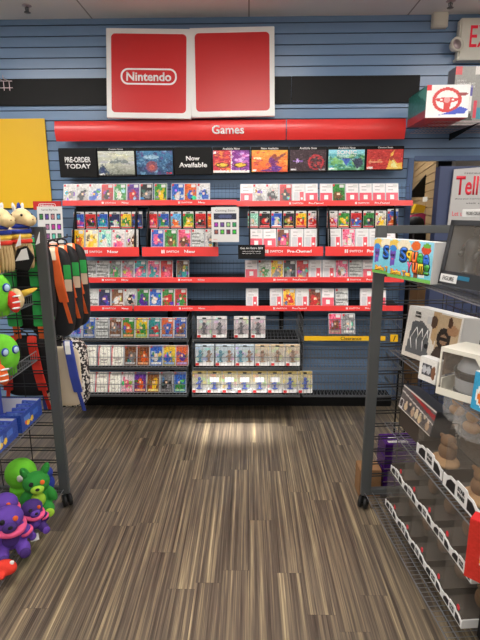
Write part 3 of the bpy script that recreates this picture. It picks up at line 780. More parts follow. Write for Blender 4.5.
# ---- placards in front of the wall
def placard(x0, x1, z0, z1, y, label, kind, lean=-4, rz=0):
    w, h = x1 - x0, z1 - z0
    t = thing('placard', label, 'sign', ((x0 + x1) / 2, y, z0), (rad(lean), 0, rz))
    MB().box(-w / 2, w / 2, 0, .004, 0, h).build('board', M['paper'], t, bevel=.001)
    m = MB().rod((0, .004, h * .8), (0, .12, h * .8), .003, 6); m.build('hanger', M['wire'], t)
    return t, w, h
rgp = random.Random(77)
def thumbs(t, cells, cw, ch, dark=True):
    for (cx, cz) in cells:
        A = Art(6, 8, (60, 62, 80)); c = [rgp.uniform(30, 200) for _ in range(3)]
        A.disc(.5, .5, .4, .35, c); A.jit(rgp, 22)
        obj('thumbnail', A.mesh(cw, ch, M['ink'], 'thumbnail'), t, (cx, -.0008, cz))
t, w, h = placard(-.285, -.076, 1.455, 1.715, 3.7, 'white coming-soon placard with small game pictures between the red trays', 0)
text('Coming Soon', .15, .018, M['letterblack'], t, (0, -.0006, h - .028))
A = Art(24, 8, (30, 36, 60)).jit(rgp, 20); A.disc(.5, .5, .3, .3, (90, 100, 150), .6)
obj('thumbnail', A.mesh(.172, .046, M['ink'], 'thumbnail'), t, (0, -.0008, h - .092))
thumbs(t, [(-.068 + .046 * k, z) for k in range(4) for z in (.112, .058)], .032, .036)
text('SWITCH', .03, .008, M['letterred'], t, (-.075, -.0006, .02))
t, w, h = placard(-1.60, -1.40, 1.447, 1.725, 3.66, 'white placard of game pictures beside the yellow poster', 0, rz=rad(-6))
text('Games Big Picks', .13, .016, M['letterblack'], t, (0, -.0006, h - .026))
thumbs(t, [(-.068 + .046 * k, .18) for k in range(4)], .032, .045)
thumbs(t, [(-.022 + .046 * k, z) for k in range(3) for z in (.105, .035)], .032, .045)
t = thing('offer_sign', 'small black offer sign with white lettering hung before pre-owned tray', 'sign', (.02, 3.74, 1.322), (rad(-4), 0, rad(2)))
MB().box(-.104, .104, 0, .004, 0, .108).build('board', M['black'], t, bevel=.001)
text('Get An Extra $20', .175, .017, M['letter'], t, (0, -.0006, .082), bold=.01)
text('when you trade in games', .14, .009, M['letter'], t, (0, -.0006, .058))
text('see associate for details', .14, .007, M['letter'], t, (0, -.0006, .043))
MB().rod((0, .004, .09), (0, .05, .09), .003, 6).build('hanger', M['wire'], t)

# ---- yellow wall poster
t = thing('wall_poster', 'tall plain yellow poster with small red corner tab on slatwall', 'poster', (-2.0, 4.13, 1.715))
MB().box(-.40, .343, 0, .012, 0, .706).build('sheet', M['yellow'], t, bevel=.001)
t = thing('corner_sign', 'small red tab sign with white logo below yellow poster', 'sign', (-1.637, 3.98, 1.70))
MB().box(-.115, .115, 0, .01, 0, .068).build('board', M['redp'], t, bevel=.002)
MB().rod((0, .01, .03), (0, .16, .03), .004, 6).build('hanger', M['wire'], t)
outline(rr(-.07, .07, .018, .05, .014), rr(-.066, .066, .022, .046, .011), -.0012, .0001).build('logo_outline', M['letter'], t)
text('Nintendo', .11, .014, M['letter'], t, (0, -.0006, .034), bold=.02)
t = thing('wire_display_hook', 'chrome wire display hooks on the black wall board', 'hook', (-1.975, WY - .0185, 2.70))
m = MB()
for k in range(4):
    x = -.07 + .045 * k; m.path([(x, -.0005, .0), (x, -.10, -.005), (x, -.105, .02)], .003)
    m.rod((x, -.008, 0), (x, -.008, -.07), .003)
m.rod((-.1, -.008, -.0), (.09, -.008, -.0), .003); m.rod((-.1, -.008, -.05), (.09, -.008, -.05), .003)
m.build('wire', M['chrome'], t)

# ================================================================== MOBILE WIRE RACKS
def rack(ox, oy, rz, s, shelves, label, W=.78, LEN=1.28):
    """s=+1: the rack goes off in +x from its aisle corner; origin at the far aisle corner; local -y runs towards the camera.
    shelves = (height of aisle lip, v of lip, slope)"""
    t = thing('wire_display_rack', label, 'display rack', (ox, oy, 0), (0, 0, rz), 'mobile wire display racks')
    def X(v): return s * v
    def bx(m, v0, v1, y0, y1, z0, z1): m.box(min(X(v0), X(v1)), max(X(v0), X(v1)), y0, y1, z0, z1)
    for yy in (-.03, -LEN):
        for v in (0, W - .055):
            m = MB(); bx(m, v, v + .055, yy, yy + .03, .085, 1.615); m.build('post', M['post'], t, bevel=.003)
            c = MB().rod((-.024, 0, .036), (-.007, 0, .036), .036, 18, True).rod((.007, 0, .036), (.024, 0, .036), .036, 18, True).rod((-.03, 0, .036), (.03, 0, .036), .006, 8).build('caster_wheel', M['rubber'], t, (X(v + .020), yy - .012 + .03, 0), (0, 0, rad(s * -35)))
            MB().box(-.006, .006, -.012, .034, .03, .085).build('fork', M['blackm'], c)
        m = MB(); bx(m, .055, W - .055, yy, yy + .03, 1.575, 1.615); m.build('top_rail', M['post'], t, bevel=.003)
        m = MB(); bx(m, .055, W - .055, yy, yy + .03, .085, .125); m.build('bottom_rail', M['post'], t, bevel=.003)
        m = MB(); z = .2
        while z < 1.56:
            for dz in (0, .016): m.rod((X(.05), yy + .015, z + dz), (X(W - .05), yy + .015, z + dz), .0036, 5)
            z += .0775
        for v in (.20, .39, .58): m.rod((X(v), yy + .020, .12), (X(v), yy + .020, 1.58), .003, 5)
        m.build('end_grid', M['dwire'], t)
    m = MB(); v = W / 2; z = .2
    for k in range(18):
        z = .2 + k * .0775; m.rod((X(v), -.02, z), (X(v), -LEN + .02, z), .0026, 5)
    for k in range(16):
        y = -.04 - k * .08; m.rod((X(v + .004), y, .12), (X(v + .004), y, 1.58), .0024, 5)
    m.build('centre_grid', M['dwire'], t)
    for (z0, v0, sl, lip) in shelves:
        m = MB(); d = W / 2 - .004 - v0
        n = 50
        def P(k, yy, dz=0): return (X(v0 + d * k), yy, z0 - sl * d * k + dz)
        for k in range(n + 1):
            yy = -.02 - (LEN - .03) * k / n; m.rod(P(0, yy), P(1, yy), .0014)
            if lip: m.rod(P(0, yy), P(0, yy, lip), .0014)
        for k in (0, .12, .4, .7, 1): m.rod(P(k, -.02, -.003), P(k, -LEN + .01, -.003), .0028, 5)
        if lip: m.rod(P(0, -.02, lip), P(0, -LEN + .01, lip), .0028, 5)
        for yy in (-.02, -LEN + .01): m.rod(P(0, yy, -.003), P(1, yy, -.003), .0028, 5)
        m.build('wire_shelf', M['wire'], t)
        if sl is not None and z0 > .2:
            pass
    return t
RO = Vector((.665, 2.515, 0)); RA = rad(5)
rack(RO.x - .02, RO.y, RA, 1, [(.105, .02, 0, 0), (.535, .11, .05, 0), (.955, .115, .08, 0), (1.378, .06, .08, 0)], 'dark grey mobile rack of boxed toys with the purple cartons behind')
rack(-1.05, 2.515, 0, -1, [(.115, .03, 0, 0), (.585, .10, .03, 0), (.90, .11, .08, .05), (1.215, .10, .08, .05), (1.415, .10, .03, 0)], 'dark grey mobile rack of plush toys with backpacks on its end')
def RW(v, u, z): return (RO.x + v * math.cos(RA) + u * math.sin(RA), RO.y + v * math.sin(RA) - u * math.cos(RA), z)
def LW(v, u, z): return (-1.05 - v, 2.515 - u, z)

def carton(name, label, cat, p, theta, w, h, d, art, edge, lean=0, group=None, win=None):
    """printed box; p = lower far corner of its face, theta = turn of the face from the aisle direction"""
    t = thing(name, label, cat, p, (rad(-lean), 0, rad(theta - 90)), group)
    MB().box(0, w, 0, d, 0, h).build('carton', edge, t, bevel=.002)
    if art is not None: obj('printed_front', art.mesh(w - .004, h - .004, M['ink_gloss'], 'printed_front'), t, (w / 2, -.0012, .002))
    return t
r = random.Random(11)
# -- top shelf
def A_squish():
    A = Art(64, 34).grad((110, 200, 220), (150, 215, 240))
    A.rect(0, 0, 1, .1, (120, 190, 90)); A.disc(.12, .86, .14, .14, (235, 200, 90)); A.disc(.35, .86, .16, .16, (240, 230, 200)); A.disc(.62, .88, .1, .12, (230, 110, 50))
    A.poly([(.03, .75), (.17, .78), (.16, .32), (.05, .3)], (112, 84, 180)); A.disc(.1, .77, .09, .08, (60, 140, 220)); A.disc(.08, .58, .018, .04, (20, 20, 30)); A.disc(.13, .58, .018, .04, (20, 20, 30)); A.disc(.105, .49, .02, .02, (230, 90, 120))
    A.disc(.33, .8, .012, .025, (30, 20, 20)); A.disc(.39, .8, .012, .025, (30, 20, 20))
    A.disc(.85, .8, .1, .12, (220, 80, 50)); A.disc(.86, .9, .08, .06, (110, 180, 70)); A.rect(.62, .1, .72, .5, (120, 70, 50)); A.rect(.74, .12, .86, .5, (235, 235, 230))
    return A.jit(r, 6)

for k, (p, lab) in enumerate((((.634, 2.215, 1.394), 'sky blue toy box with bubble title lettering, standing in front of its twin'), ((.622, 2.44, 1.386), 'sky blue toy box mostly hidden behind its twin, showing one end'))):
    t = carton('toy_box', lab, 'toy box', p, 24, .27, .172, .070, A_squish(), M['card_sky'] if 'card_sky' in M else M['paper'], 2, 'sky blue toy boxes')
    cl = [M['tb'], M['tg'], M['ty'], M['to'], M['tp']] if 'tb' in M else None
    if not cl:
        M['tb'] = mat('blue_bubble_letters', (40, 110, 210), .4); M['tg'] = mat('green_bubble_letters', (70, 170, 70), .4); M['ty'] = mat('yellow_bubble_letters', (245, 205, 50), .4)
        M['to'] = mat('orange_bubble_letters', (235, 110, 40), .4); M['tp'] = mat('pink_bubble_letters', (230, 80, 140), .4)
    cl = [M['tb'], M['ty'], M['to'], M['tg'], M['tb']]
    for i, ch in enumerate('Squee'):
        x = .098 + .034 * i; z = .108 - .003 * i
        text(ch, .039 if i else .052, .052 if i else .070, M['letterblack'], t, (x, -.0018, z), bold=.09)
        text(ch, .032 if i else .044, .045 if i else .062, cl[i], t, (x, -.0030, z), bold=.03)
    for i, ch in enumerate('Yum!'):
        x = .140 + .034 * i
        text(ch, .036, .050, M['letterblack'], t, (x, -.0018, .058), bold=.09); text(ch, .029, .043, [M['tp'], M['to'], M['ty'], M['tg']][i], t, (x, -.0030, .058), bold=.03)
    text('Boba Tea', .13, .026, M['letterred'], t, (.088, -.0018, .028), bold=.10); text('Boba Tea', .125, .021, M['ty'], t, (.088, -.0030, .028), bold=.03)
# tall window box with a dim figure inside
t = thing('figure_window_box', 'tall dark collector box with clear window beside the sky blue toy boxes', 'figure box', (.770, 1.960, 1.402), (rad(-9), 0, rad(20 - 90)))
W_, H_, D_ = .30, .255, .15
MB().box(0, W_, D_ - .004, D_, 0, H_).box(0, .004, 0, D_, 0, H_).box(W_ - .004, W_, 0, D_, 0, H_).box(0, W_, 0, D_, H_ - .004, H_).box(0, W_, 0, D_, 0, .004).build('carton', M['grey'], t)
MB().box(0, W_, -.001, .003, 0, .055).box(0, .02, -.001, .003, 0, H_).box(W_ - .02, W_, -.001, .003, 0, H_).box(0, W_, -.001, .003, H_ - .02, H_).build('front_frame', M['dgrey'], t)
MB().box(.022, W_ - .022, .001, .002, .056, H_ - .021).build('clear_window', M['smoke'], t)
A = Art(20, 16, (112, 92, 106)).jit(r, 10); A.disc(.6, .5, .3, .4, (128, 106, 120), .6)
obj('backdrop_card', A.mesh(W_ - .02, H_ - .02, M['ink'], 'backdrop_card'), t, (W_ / 2, D_ - .006, .01))
f = MB().lathe([(.03, 0), (.03, .006), (.02, .01), (.024, .05), (.03, .09), (.036, .12), (.02, .14), (.009, .146), (.009, .152)], 16).ell((0, 0, .172), (.018, .02, .024), nu=14, nv=10)
f.path([(.03, 0, .128), (.048, -.01, .09), (.04, -.03, .06)], .010).path([(-.03, 0, .128), (-.046, -.01, .09), (-.03, -.03, .07)], .010)
f.build('figure', M['dgrey'], t, (.075, .07, .055))
text('FIGURE', .06, .016, M['letterblack'], MB().box(-.045, .045, -.001, .0, -.016, .016).build('name_label', M['paper'], t, (.055, -.0022, .026)), (0, -.0016, 0))
MB().box(-.022, .022, -.0005, .0, -.03, .03).build('price_sticker', M['paper'], t, (.225, -.0022, .205), (0, rad(6), 0))
MB().box(-.03, .03, -.001, .0, -.008, .008).build('teal_band', mat('teal_print', (40, 110, 140), .3), t, (.13, -.0022, .035))
# white pack lying above it
t = carton('card_pack', 'small white printed pack lying on top of the tall dark collector box', 'toy box', (.835, 1.95, 1.665), 20, .15, .03, .09, None, M['paper'])
for i, s in enumerate(('FIGURE COLLECTION',)): text(s, .10, .012, M['letterblack'], t, (.075, -.0012, .015))
# blue and yellow round-topped box at the frame edge
t = thing('arched_box', 'royal blue toy box with yellow edge and white rounded header', 'toy box', (.806, 1.650, 1.40), (rad(-4), 0, rad(25 - 90)))
pts = [(0, 0), (.2, 0), (.2, .13)] + [(.1 + .12 * math.cos(rad(a)), .13 + .035 * math.sin(rad(a))) for a in range(0, 181, 15)] + [(0, .13)]
MB().prism(rr(0, .2, 0, .135, .004), 0, .07).build('carton', M['yellow'], t)
A = Art(20, 14, (36, 80, 180)).jit(r, 12); A.disc(.4, .35, .2, .25, (220, 230, 240), .7); A.disc(.3, .3, .1, .14, (230, 120, 50)); A.disc(.45, .3, .07, .1, (190, 40, 60)); 
obj('printed_front', A.mesh(.18, .118, M['ink_gloss'], 'printed_front'), t, (.1, -.0012, .008))
MB().prism([(.1 + .125 * math.cos(rad(a)), .145 + .032 * math.sin(rad(a))) for a in range(0, 360, 15)], -.012, .08).build('rounded_header', M['offwhite'], t)
MB().prism([(.1 + .10 * math.cos(rad(a)), .145 + .02 * math.sin(rad(a))) for a in range(0, 360, 15)], -.0135, -.0115).build('header_print', mat('sky_print', (110, 190, 225), .3), t)

# -- second shelf from top: boxed helmet, figure box and neighbours
def sw(t, x, z, w, m_, y=-.0030):
    text('STAR', w * .72, w * .26, m_, t, (x, y, z + w * .17), bold=.05); text('WARS', w * .78, w * .26, m_, t, (x, y, z - w * .17), bold=.05)
A = Art(64, 46, (226, 222, 214)); A.grad((214, 206, 194), (232, 230, 224)); 
A.poly([(.06, .08), (.12, .72), (.3, .76), (.46, .62), (.5, .08)], (96, 98, 100)); 
A.poly([(.48, 1), (.62, 1), (.58, .35), (.5, .5)], (196, 164, 122)); A.disc(.52, .8, .06, .12, (88, 66, 50)); A.rect(.6, .03, .97, .97, (196, 172, 138)); A.poly([(.5, .03), (.96, .03), (.88, .32), (.76, .42), (.62, .36)], (74, 62, 54)); A.disc(.73, .54, .12, .2, (50, 42, 38)); A.disc(.73, .52, .065, .1, (160, 128, 100)); A.rect(.66, .5, .8, .56, (44, 36, 32))
A.disc(.86, .72, .1, .1, (170, 130, 96)); A.disc(.8, .85, .04, .1, (84, 60, 46)); A.jit(r, 6)
t = carton('figure_window_box', 'tall silver white box with grey goggles-shaped toy and dark portrait', 'figure box', (.786, 2.40, .965), 26, .335, .258, .13, A, M['paper'], 8)
for k in range(3):
    m = MB().path([(.06 + .035 * k, 0, .05), (.045 + .04 * k, -.002, .1), (.075 + .035 * k, 0, .16), (.09 + .03 * k, 0, .12)], .0022, 6); m.build('line_drawing', M['white'], t, (0, -.002, 0))
sw(t, .07, .222, .05, M['letterblack'])
MB().prism([(.15 + .012 * math.cos(a * PI / 10), .08 + .012 * math.sin(a * PI / 10)) for a in range(20)], -.0025, -.001).build('age_mark', M['letterblack'], t)
MB().box(.132, .158, -.0028, -.0012, .19, .225).build('price_sticker', M['paper'], t)
A = Art(24, 20, (228, 226, 220)); A.rect(.15, .25, .7, .75, (70, 72, 76)); A.disc(.3, .5, .12, .18, (190, 192, 196)); A.disc(.55, .5, .12, .18, (190, 192, 196)); A.disc(.82, .45, .12, .3, (130, 90, 66)); A.jit(r, 8)
t = carton('toy_box', 'small white toy box wedged before the boxed helmet', 'toy box', (.748, 2.035, .965), 26, .10, .105, .05, A, M['paper'], 4)
t = thing('helmet_box', 'white open-window box holding a grey toy helmet', 'toy box', (.764, 1.868, .962), (rad(-4), 0, rad(39 - 90)))
W_, H_, D_ = .31, .195, .20
MB().box(0, W_, D_ - .004, D_, 0, H_).box(0, .004, 0.03, D_, 0, .06).box(W_ - .004, W_, 0, D_, 0, H_).box(0, W_, 0, D_, H_ - .004, H_).box(0, W_, 0, D_, 0, .004).build('carton', M['offwhite'], t)
# front face with a slanted window
m = MB().prism([(0, 0), (W_, 0), (W_, .028), (0, .028)], -.001, .003).prism([(.235, .028), (W_, .028), (W_, H_), (.085, H_), (.085, .178), (.14, .178), (.222, .07)], -.001, .003).prism([(0, .178), (.085, .178), (.085, H_), (0, H_)], -.001, .003).prism([(0, .028), (.008, .028), (.008, .178), (0, .178)], -.001, .003)
m.build('front_panel', M['offwhite'], t)
A = Art(10, 14, (150, 120, 96)).jit(r, 18); A.disc(.5, .4, .5, .3, (120, 84, 66), .7)
obj('side_print', A.mesh(.16, .10, M['ink'], 'side_print'), t, (-.0012, .115, .07), (0, 0, rad(-90)))
M['silver'] = mat('silver_grey_plastic', (168, 172, 176), .3, var=.06)
h = MB().lathe([(.062, 0), (.066, .03), (.068, .07), (.064, .105), (.05, .135), (.028, .152), (.004, .158)], 28)
ho = h.build('helmet', M['silver'], t, (.115, .098, .006)); ho.scale = (1.22, 1.22, 1.12)
MB().lathe([(.0665, .062), (.0695, .066), (.0695, .088), (.0662, .092)], 28).build('visor', M['eye'], ho)
MB().lathe([(.064, .004), (.070, .006), (.070, .016), (.066, .018)], 28).build('rim', M['dgrey'], ho)
MB().lathe([(.016, 0), (.018, .006), (.012, .012)], 16, Matrix.Translation((-.066, 0, .08)) @ Matrix.Rotation(rad(-90), 4, 'Y')).build('ear_disc', M['dgrey'], ho)
MB().box(.009, .225, .0042, .0048, .020, .182).build('clear_window', M['smoke'], t)
sw(t, .225, .150, .058, M['letterblack']); text('THE BLACK SERIES', .085, .007, M['letterblack'], t, (.235, -.0018, .114))
A = Art(16, 16, (226, 222, 208)); A.disc(.5, .5, .48, .48, (50, 40, 36)); A.disc(.5, .5, .38, .38, (60, 70, 76)); A.jit(r, 10)
obj('portrait_print', A.mesh(.07, .085, M['ink_gloss'], 'portrait_print'), t, (.272, -.0022, .012))
A = Art(20, 20, (60, 160, 205)); A.disc(.5, .4, .42, .36, (235, 235, 230)); A.disc(.5, .38, .34, .28, (235, 120, 40)); A.jit(r, 8)
carton('toy_box', 'bright blue toy box with big orange circle beside the boxed helmet', 'toy box', (.846, 1.735, .955), 22, .16, .15, .05, A, M['paper'], 3)

# -- third shelf: long striped box and white trays under clear covers
def tray_box(name, label, p, w, h, d, hf, inner, group, dot=True, emblem=1, tabs=2, theta=5, end=False):
    t = thing(name, label, 'toy box', p, (0, 0, rad(theta - 90)), group)
    m = MB().box(0, w, 0, d, 0, .004).box(0, .003, .003, d, 0, hf * .8).box(0, w, d - .004, d, 0, h)
    top = hf
    pr = [(0, 0), (w, 0), (w, hf * .68), (w * .93, hf * .68), (w * .83, top * .85), (w * .70, top * .85), (w * .66, top), (w * .40, top), (w * .36, top * .85), (w * .2, top * .85), (w * .1, hf * .68), (0, hf * .68)]
    if end: MB().box(w - .0032, w + .0004, .0, d, 0, hf * .8).build('tray_end', M['white'], t)
    m.build('carton', M['dim'], t)
    MB().prism(pr, -.002, .002).build('tray_front', M['white'], t)
    MB().prism([(w * .1, hf * .12), (w * .36, hf * .12), (w * .36, hf * .7), (w * .22, hf * .7), (w * .12, hf * .46)], -.0028, -.0016).build('black_print', M['letterblack'], t)
    MB().prism([(w * .70, hf * .12), (w * .94, hf * .12), (w * .92, hf * .46), (w * .82, hf * .7), (w * .70, hf * .7)], -.0028, -.0016).build('black_print', M['letterblack'], t)
    s = min(w * .2, hf * .9)
    for q, word in ((.66, 'STAR'), (.36, 'WARS')): text(word, s, hf * .24, M['letterblack'], t, (w * .53, -.0028, hf * q), bold=.05)
    MB().box(.003, w - .003, .001, d - .006, hf * .2, h - .001).build('clear_cover', M['smoke'], t)
    if dot: MB().prism([(w * .78 + .010 * math.cos(a * PI / 8), hf + .018 + .012 * math.sin(a * PI / 8)) for a in range(16)], -.001, .0006).build('red_sticker', M['reddot'], t)
    if inner: inner(t, w, d, h, hf)
    return t
def inner_brown(t, w, d, h, hf):
    A = Art(10, 10, (84, 74, 65)).jit(random.Random(int(h * 1000)), 10)
    obj('backdrop_card', A.mesh(w - .01, h - .03, M['ink'], 'backdrop_card'), t, (w / 2, d - .008, .012))
    f = MB().ell((0, 0, .05), (.035, .032, .045)).ell((0, 0, .105), (.03, .028, .026)).ell((-.04, 0, .108), (.022, .008, .010)).ell((.04, 0, .108), (.022, .008, .010))
    f.build('plush_toy', M['p_brown'], t, (w * .5, d * .5, .006))
def inner_tan(t, w, d, h, hf):
    A = Art(10, 10, (110, 92, 76)).jit(random.Random(int(w * 999)), 10)
    obj('backdrop_card', A.mesh(w - .01, h - .03, M['ink'], 'backdrop_card'), t, (w / 2, d - .008, .012))
    b = MB().ell((0, 0, .02), (.075, .06, .022)).build('tan_base', M['p_tan'], t, (w * .52, .075, .005))
    f = MB().ell((0, 0, .05), (.045, .04, .045)).ell((.0, .0, .1), (.036, .034, .03)).ell((-.05, 0, .1), (.028, .01, .012)).ell((.05, 0, .1), (.028, .01, .012))
    f.build('plush_toy', M['p_brown'], t, (w * .5, .085, .02))
nm2 = ['nearest the rack post', 'second from the rack post', 'third from the rack post', 'fourth from the rack post', 'fifth from the rack post']
for k in range(5):
    tray_box('toy_tray_box', 'white tray toy box in the bottom layer, ' + nm2[k], RW(.075, .148 + .163 * k, .1095), .161, .204, .26, .048, inner_brown, 'white tray toy boxes in the bottom layer', end=k == 4)
    tray_box('toy_tray_box', 'white tray toy box in the upper layer, ' + nm2[k], RW(.092, .150 + .163 * k, .3145), .161, .200, .25, .050, inner_brown, 'white tray toy boxes in the upper layer', end=k == 4)
tray_box('toy_tray_box', 'wide white tray box with tan plush under the striped box', RW(.125, .36, .537), .26, .20, .22, .075, inner_tan, None, False)
tray_box('toy_tray_box', 'wide white tray box with tan plush farther from the rack post', RW(.120, .64, .535), .28, .22, .22, .085, inner_tan, None, False)
A = Art(70, 30, (92, 84, 84)).jit(r, 12)
A.poly([(.02, .98), (.1, .98), (1, .62), (1, .82), (.3, .98)], (170, 40, 44)); A.poly([(0, .72), (0, .78), (1, .5), (1, .44)], (210, 206, 200))
for k in range(7): A.disc(.22 + .11 * k, .24 + .05 * (k % 2), .05, .16, [(214, 190, 150), (60, 54, 60), (190, 160, 130), (216, 200, 170)][k % 4]); A.disc(.22 + .11 * k, .42 + .05 * (k % 2), .03, .07, (226, 206, 176))
A.rect(.02, .05, .13, .42, (220, 216, 212)); A.disc(.075, .24, .045, .16, (30, 28, 30)); A.rect(0, 0, 1, .05, (226, 222, 214)); A.rect(0, .95, 1, 1, (226, 222, 214))
sb = carton('figure_set_box', 'long grey toy box with red stripe and row of little figures', 'toy box', RW(.150, .045, .642), 6, .37, .130, .09, A, M['dgrey'], 12)
t = thing('plain_carton', 'low brown carton carrying the long striped toy box', 'carton', RW(.165, .04, .531), (0, 0, rad(5 - 90)))
MB().box(0, .30, 0, .16, 0, .108).build('carton', M['dim'], t, bevel=.002)
# crumpled clear bags with pale toys
def bag(p, sc, label, seed):
    t = thing('toy_bag', label, 'toy bag', p, (0, 0, rad(-60)), 'crumpled clear toy bags')
    rg = random.Random(seed); bm = bmesh.new(); bmesh.ops.create_icosphere(bm, subdivisions=3, radius=1)
    for v in bm.verts:
        c = v.co; k = 1 + rg.uniform(-.16, .16); v.co = Vector((c.x * sc * .9 * k, c.y * sc * .55 * k, c.z * sc * 1.1 * k))
        v.co.z = max(v.co.z, -sc * .86)
    me = bpy.data.meshes.new('clear_bag'); bm.to_mesh(me); bm.free(); me.materials.append(M['bag']); obj('clear_bag', me, t, (0, 0, sc * .86))
    MB().ell((0, 0, .3 * sc), (.5 * sc, .3 * sc, .34 * sc)).ell((0, 0, .9 * sc), (.36 * sc, .26 * sc, .3 * sc)).build('toy', M['p_tan'], t, (0, 0, .03))
M['bag'] = mat('crumpled_clear_film', (228, 230, 230), .12, alpha=.22)
bag(RW(.25, .46, .742), .075, 'crumpled clear bag with pale toy above the first wide tray', 3)
bag(RW(.22, .64, .742), .08, 'crumpled clear bag with pale toy above the gap between trays', 4)
# red, yellow and white box at the bottom corner of the view
A = Art(24, 30, (226, 224, 220)); A.rect(0, 0, .22, 1, (205, 46, 36)); A.poly([(0, 0), (1, 0), (1, .2), (0, .34)], (205, 46, 36)); A.poly([(.2, .34), (1, .22), (1, .3), (.2, .42)], (245, 205, 50)); A.jit(r, 6)
t = carton('toy_box', 'red, yellow and white toy box standing before the white trays', 'toy box', RW(.04, .99, .378), 48, .22, .24, .06, A, M['redp'], 0)
q = thing('black_crate', 'black crate under the red and yellow toy box', 'crate', RW(.115, .995, .111), (0, 0, rad(5 - 90))); MB().box(0, .25, 0, .22, 0, .265).build('crate', M['blackm'], q, bevel=.004)
for k in range(3): text('SPECIAL SET', .10, .012, M['letter'], t, (.12, -.003, .055 - .018 * k), bold=.02)

# -- purple cartons and brown carton behind the end frame
for k in range(4):
    t = thing('purple_carton', ['lowest purple carton of the stack behind rack frame', 'purple carton second from the floor behind rack frame', 'purple carton third from the floor behind rack frame', 'topmost purple carton carrying white slips behind rack frame'][k], 'carton', (.93, 2.70, .002 + .085 * k), (0, 0, rad(4)), 'stacked purple cartons')
    MB().box(-.125, .125, -.07, .07, 0, .083).build('carton', M['purple'], t, bevel=.004)
    MB().box(-.126, .126, -.0715, -.0695, .004, .010).build('silver_edge', M['chrome'], t)
t = thing('paper_slip', 'white paper slip on the topmost purple carton', 'paper', (.89, 2.655, .3405), (0, 0, rad(3))); MB().box(-.06, .06, -.012, .012, 0, .001).build('sheet', M['paper'], t)
t = thing('paper_slip', 'shorter white paper slip deeper on the topmost purple carton', 'paper', (.88, 2.70, .3405), (0, 0, rad(3))); MB().box(-.035, .035, -.01, .01, 0, .001).build('sheet', M['paper'], t)
t = thing('brown_carton', 'brown cardboard carton on the floor beside purple stack', 'carton', (.72, 2.66, .002)); MB().box(-.058, .07, -.06, .06, 0, .18).build('carton', M['card'], t, bevel=.004)

# -- wire dump bins in front of the opening
def bin_(x0, x1, y0, y1, z0, z1, label):
    t = thing('wire_bin', label, 'wire basket', (0, 0, 0), group='dark wire bins behind the rack frame'); m = MB()
    nx = int((x1 - x0) / .045); nz = int((z1 - z0) / .035)
    for k in range(nz + 1):
        z = z0 + (z1 - z0) * k / nz
        for a, b in (((x0, y0), (x1, y0)), ((x1, y0), (x1, y1)), ((x1, y1), (x0, y1)), ((x0, y1), (x0, y0))): m.rod((*a, z), (*b, z), .0018)
    for k in range(nx + 1):
        x = x0 + (x1 - x0) * k / nx; m.rod((x, y0, z0), (x, y0, z1), .0018); m.rod((x, y1, z0), (x, y1, z1), .0018); m.rod((x, y0, z0), (x, y1, z0), .0018)
    m.build('wire', M['dwire'], t)
    for x in (x0, x1):
        for y in (y0, y1): MB().rod((x, y, 0.001), (x, y, z1 + .02), .006, 8).build('upright', M['blackm'], t)
bin_(1.06, 1.75, 3.05, 3.26, .36, .56, 'low dark wire bin behind the purple cartons')
bin_(1.36, 1.80, 3.28, 3.62, .62, .95, 'tall dark wire bin standing before the opening')

# ================================================================== OPENING AND ROOM BEYOND
t = thing('partition_panel', 'blue partition carrying the white feedback sign in the opening', 'partition', (1.405, 3.72, 0))
MB().box(.0, 1.6, 0, .09, .0, 2.0).build('panel', M['navypanel'], t, bevel=.003)
t = thing('feedback_sign', 'large white feedback sign with red lettering on blue partition', 'sign', (1.485, 3.703, 1.55), (0, 0, rad(2)))
MB().prism([(0.0, 0), (1.0, 0), (1.0, .50), (.012, .425)], -.012, .0).build('board', M['wall'], t)
text('Tell Us', .325, .135, M['letterred'], t, (.195, -.0125, .31), bold=.02)
text('about your experience with our store today', .42, .012, M['letterblack'], t, (.245, -.0125, .215))
text('visit us on the web', .36, .012, M['letterblack'], t, (.30, -.0125, .185))
text('Let us know online', .30, .034, M['letterred'], t, (.175, -.0125, .11))
text('FEEDBACK SURVEY', .3, .01, M['letterblack'], t, (.24, -.0125, .397))
# things glimpsed beyond
t = thing('wood_board', 'tall tan wooden board leaning inside the opening', 'board', (1.56, 4.42, 0), (0, 0, rad(-6)))
MB().box(-.07, .0, 0, .05, 0, .97).build('short_side', M['card'], t, bevel=.003); MB().box(.0, .12, .0, .04, 0, 1.23).build('tall_side', M['gold'], t, bevel=.003)
t = thing('shelf_unit', 'dark shelf unit standing in the room beyond the opening', 'shelf', (1.9, 5.0, 0))
MB().box(-.34, .35, -.15, .2, 0, 1.50).build('body', M['blackm'], t, bevel=.004); MB().box(-.36, .37, -.17, .22, 1.50, 1.52).build('top_board', M['dgrey'], t)
def cap(p, m_, label):
    t = thing('cap', label, 'cap', p, (0, 0, rad(200)), 'caps on the dark shelf unit')
    MB().lathe([(.085, 0), (.088, .03), (.075, .07), (.04, .095), (.004, .1)], 20).build('crown', m_, t); MB().prism([(x * .085, -z * .16) for x, z in ((-1, 0), (-.9, .5), (-.4, .95), (.4, .95), (.9, .5), (1, 0))], 0, .006, Matrix.Rotation(rad(-90), 4, 'X')).build('brim', m_, t, (0, .0, .004))
cap((1.66, 4.93, 1.522), M['blackm'], 'black cap on dark shelf beyond the opening')
cap((1.90, 4.85, 1.522), M['dgrey'], 'charcoal cap beside the black cap beyond the opening')
t = thing('gift_bag', 'pink bag on the dark shelf beyond the opening', 'bag', (1.73, 5.06, 1.521)); MB().prism([(-.1, 0), (.1, 0), (.12, .09), (.03, .13), (-.09, .1)], -.05, .05).build('bag', M['p_pink'], t, bevel=.006)
t = thing('yellow_box', 'yellow box above the pink bag beyond the opening', 'box', (1.72, 5.06, 1.652)); MB().prism([(-.06, 0), (.05, 0), (.065, .07), (-.03, .09)], -.04, .04).build('carton', M['yellow'], t, bevel=.003)
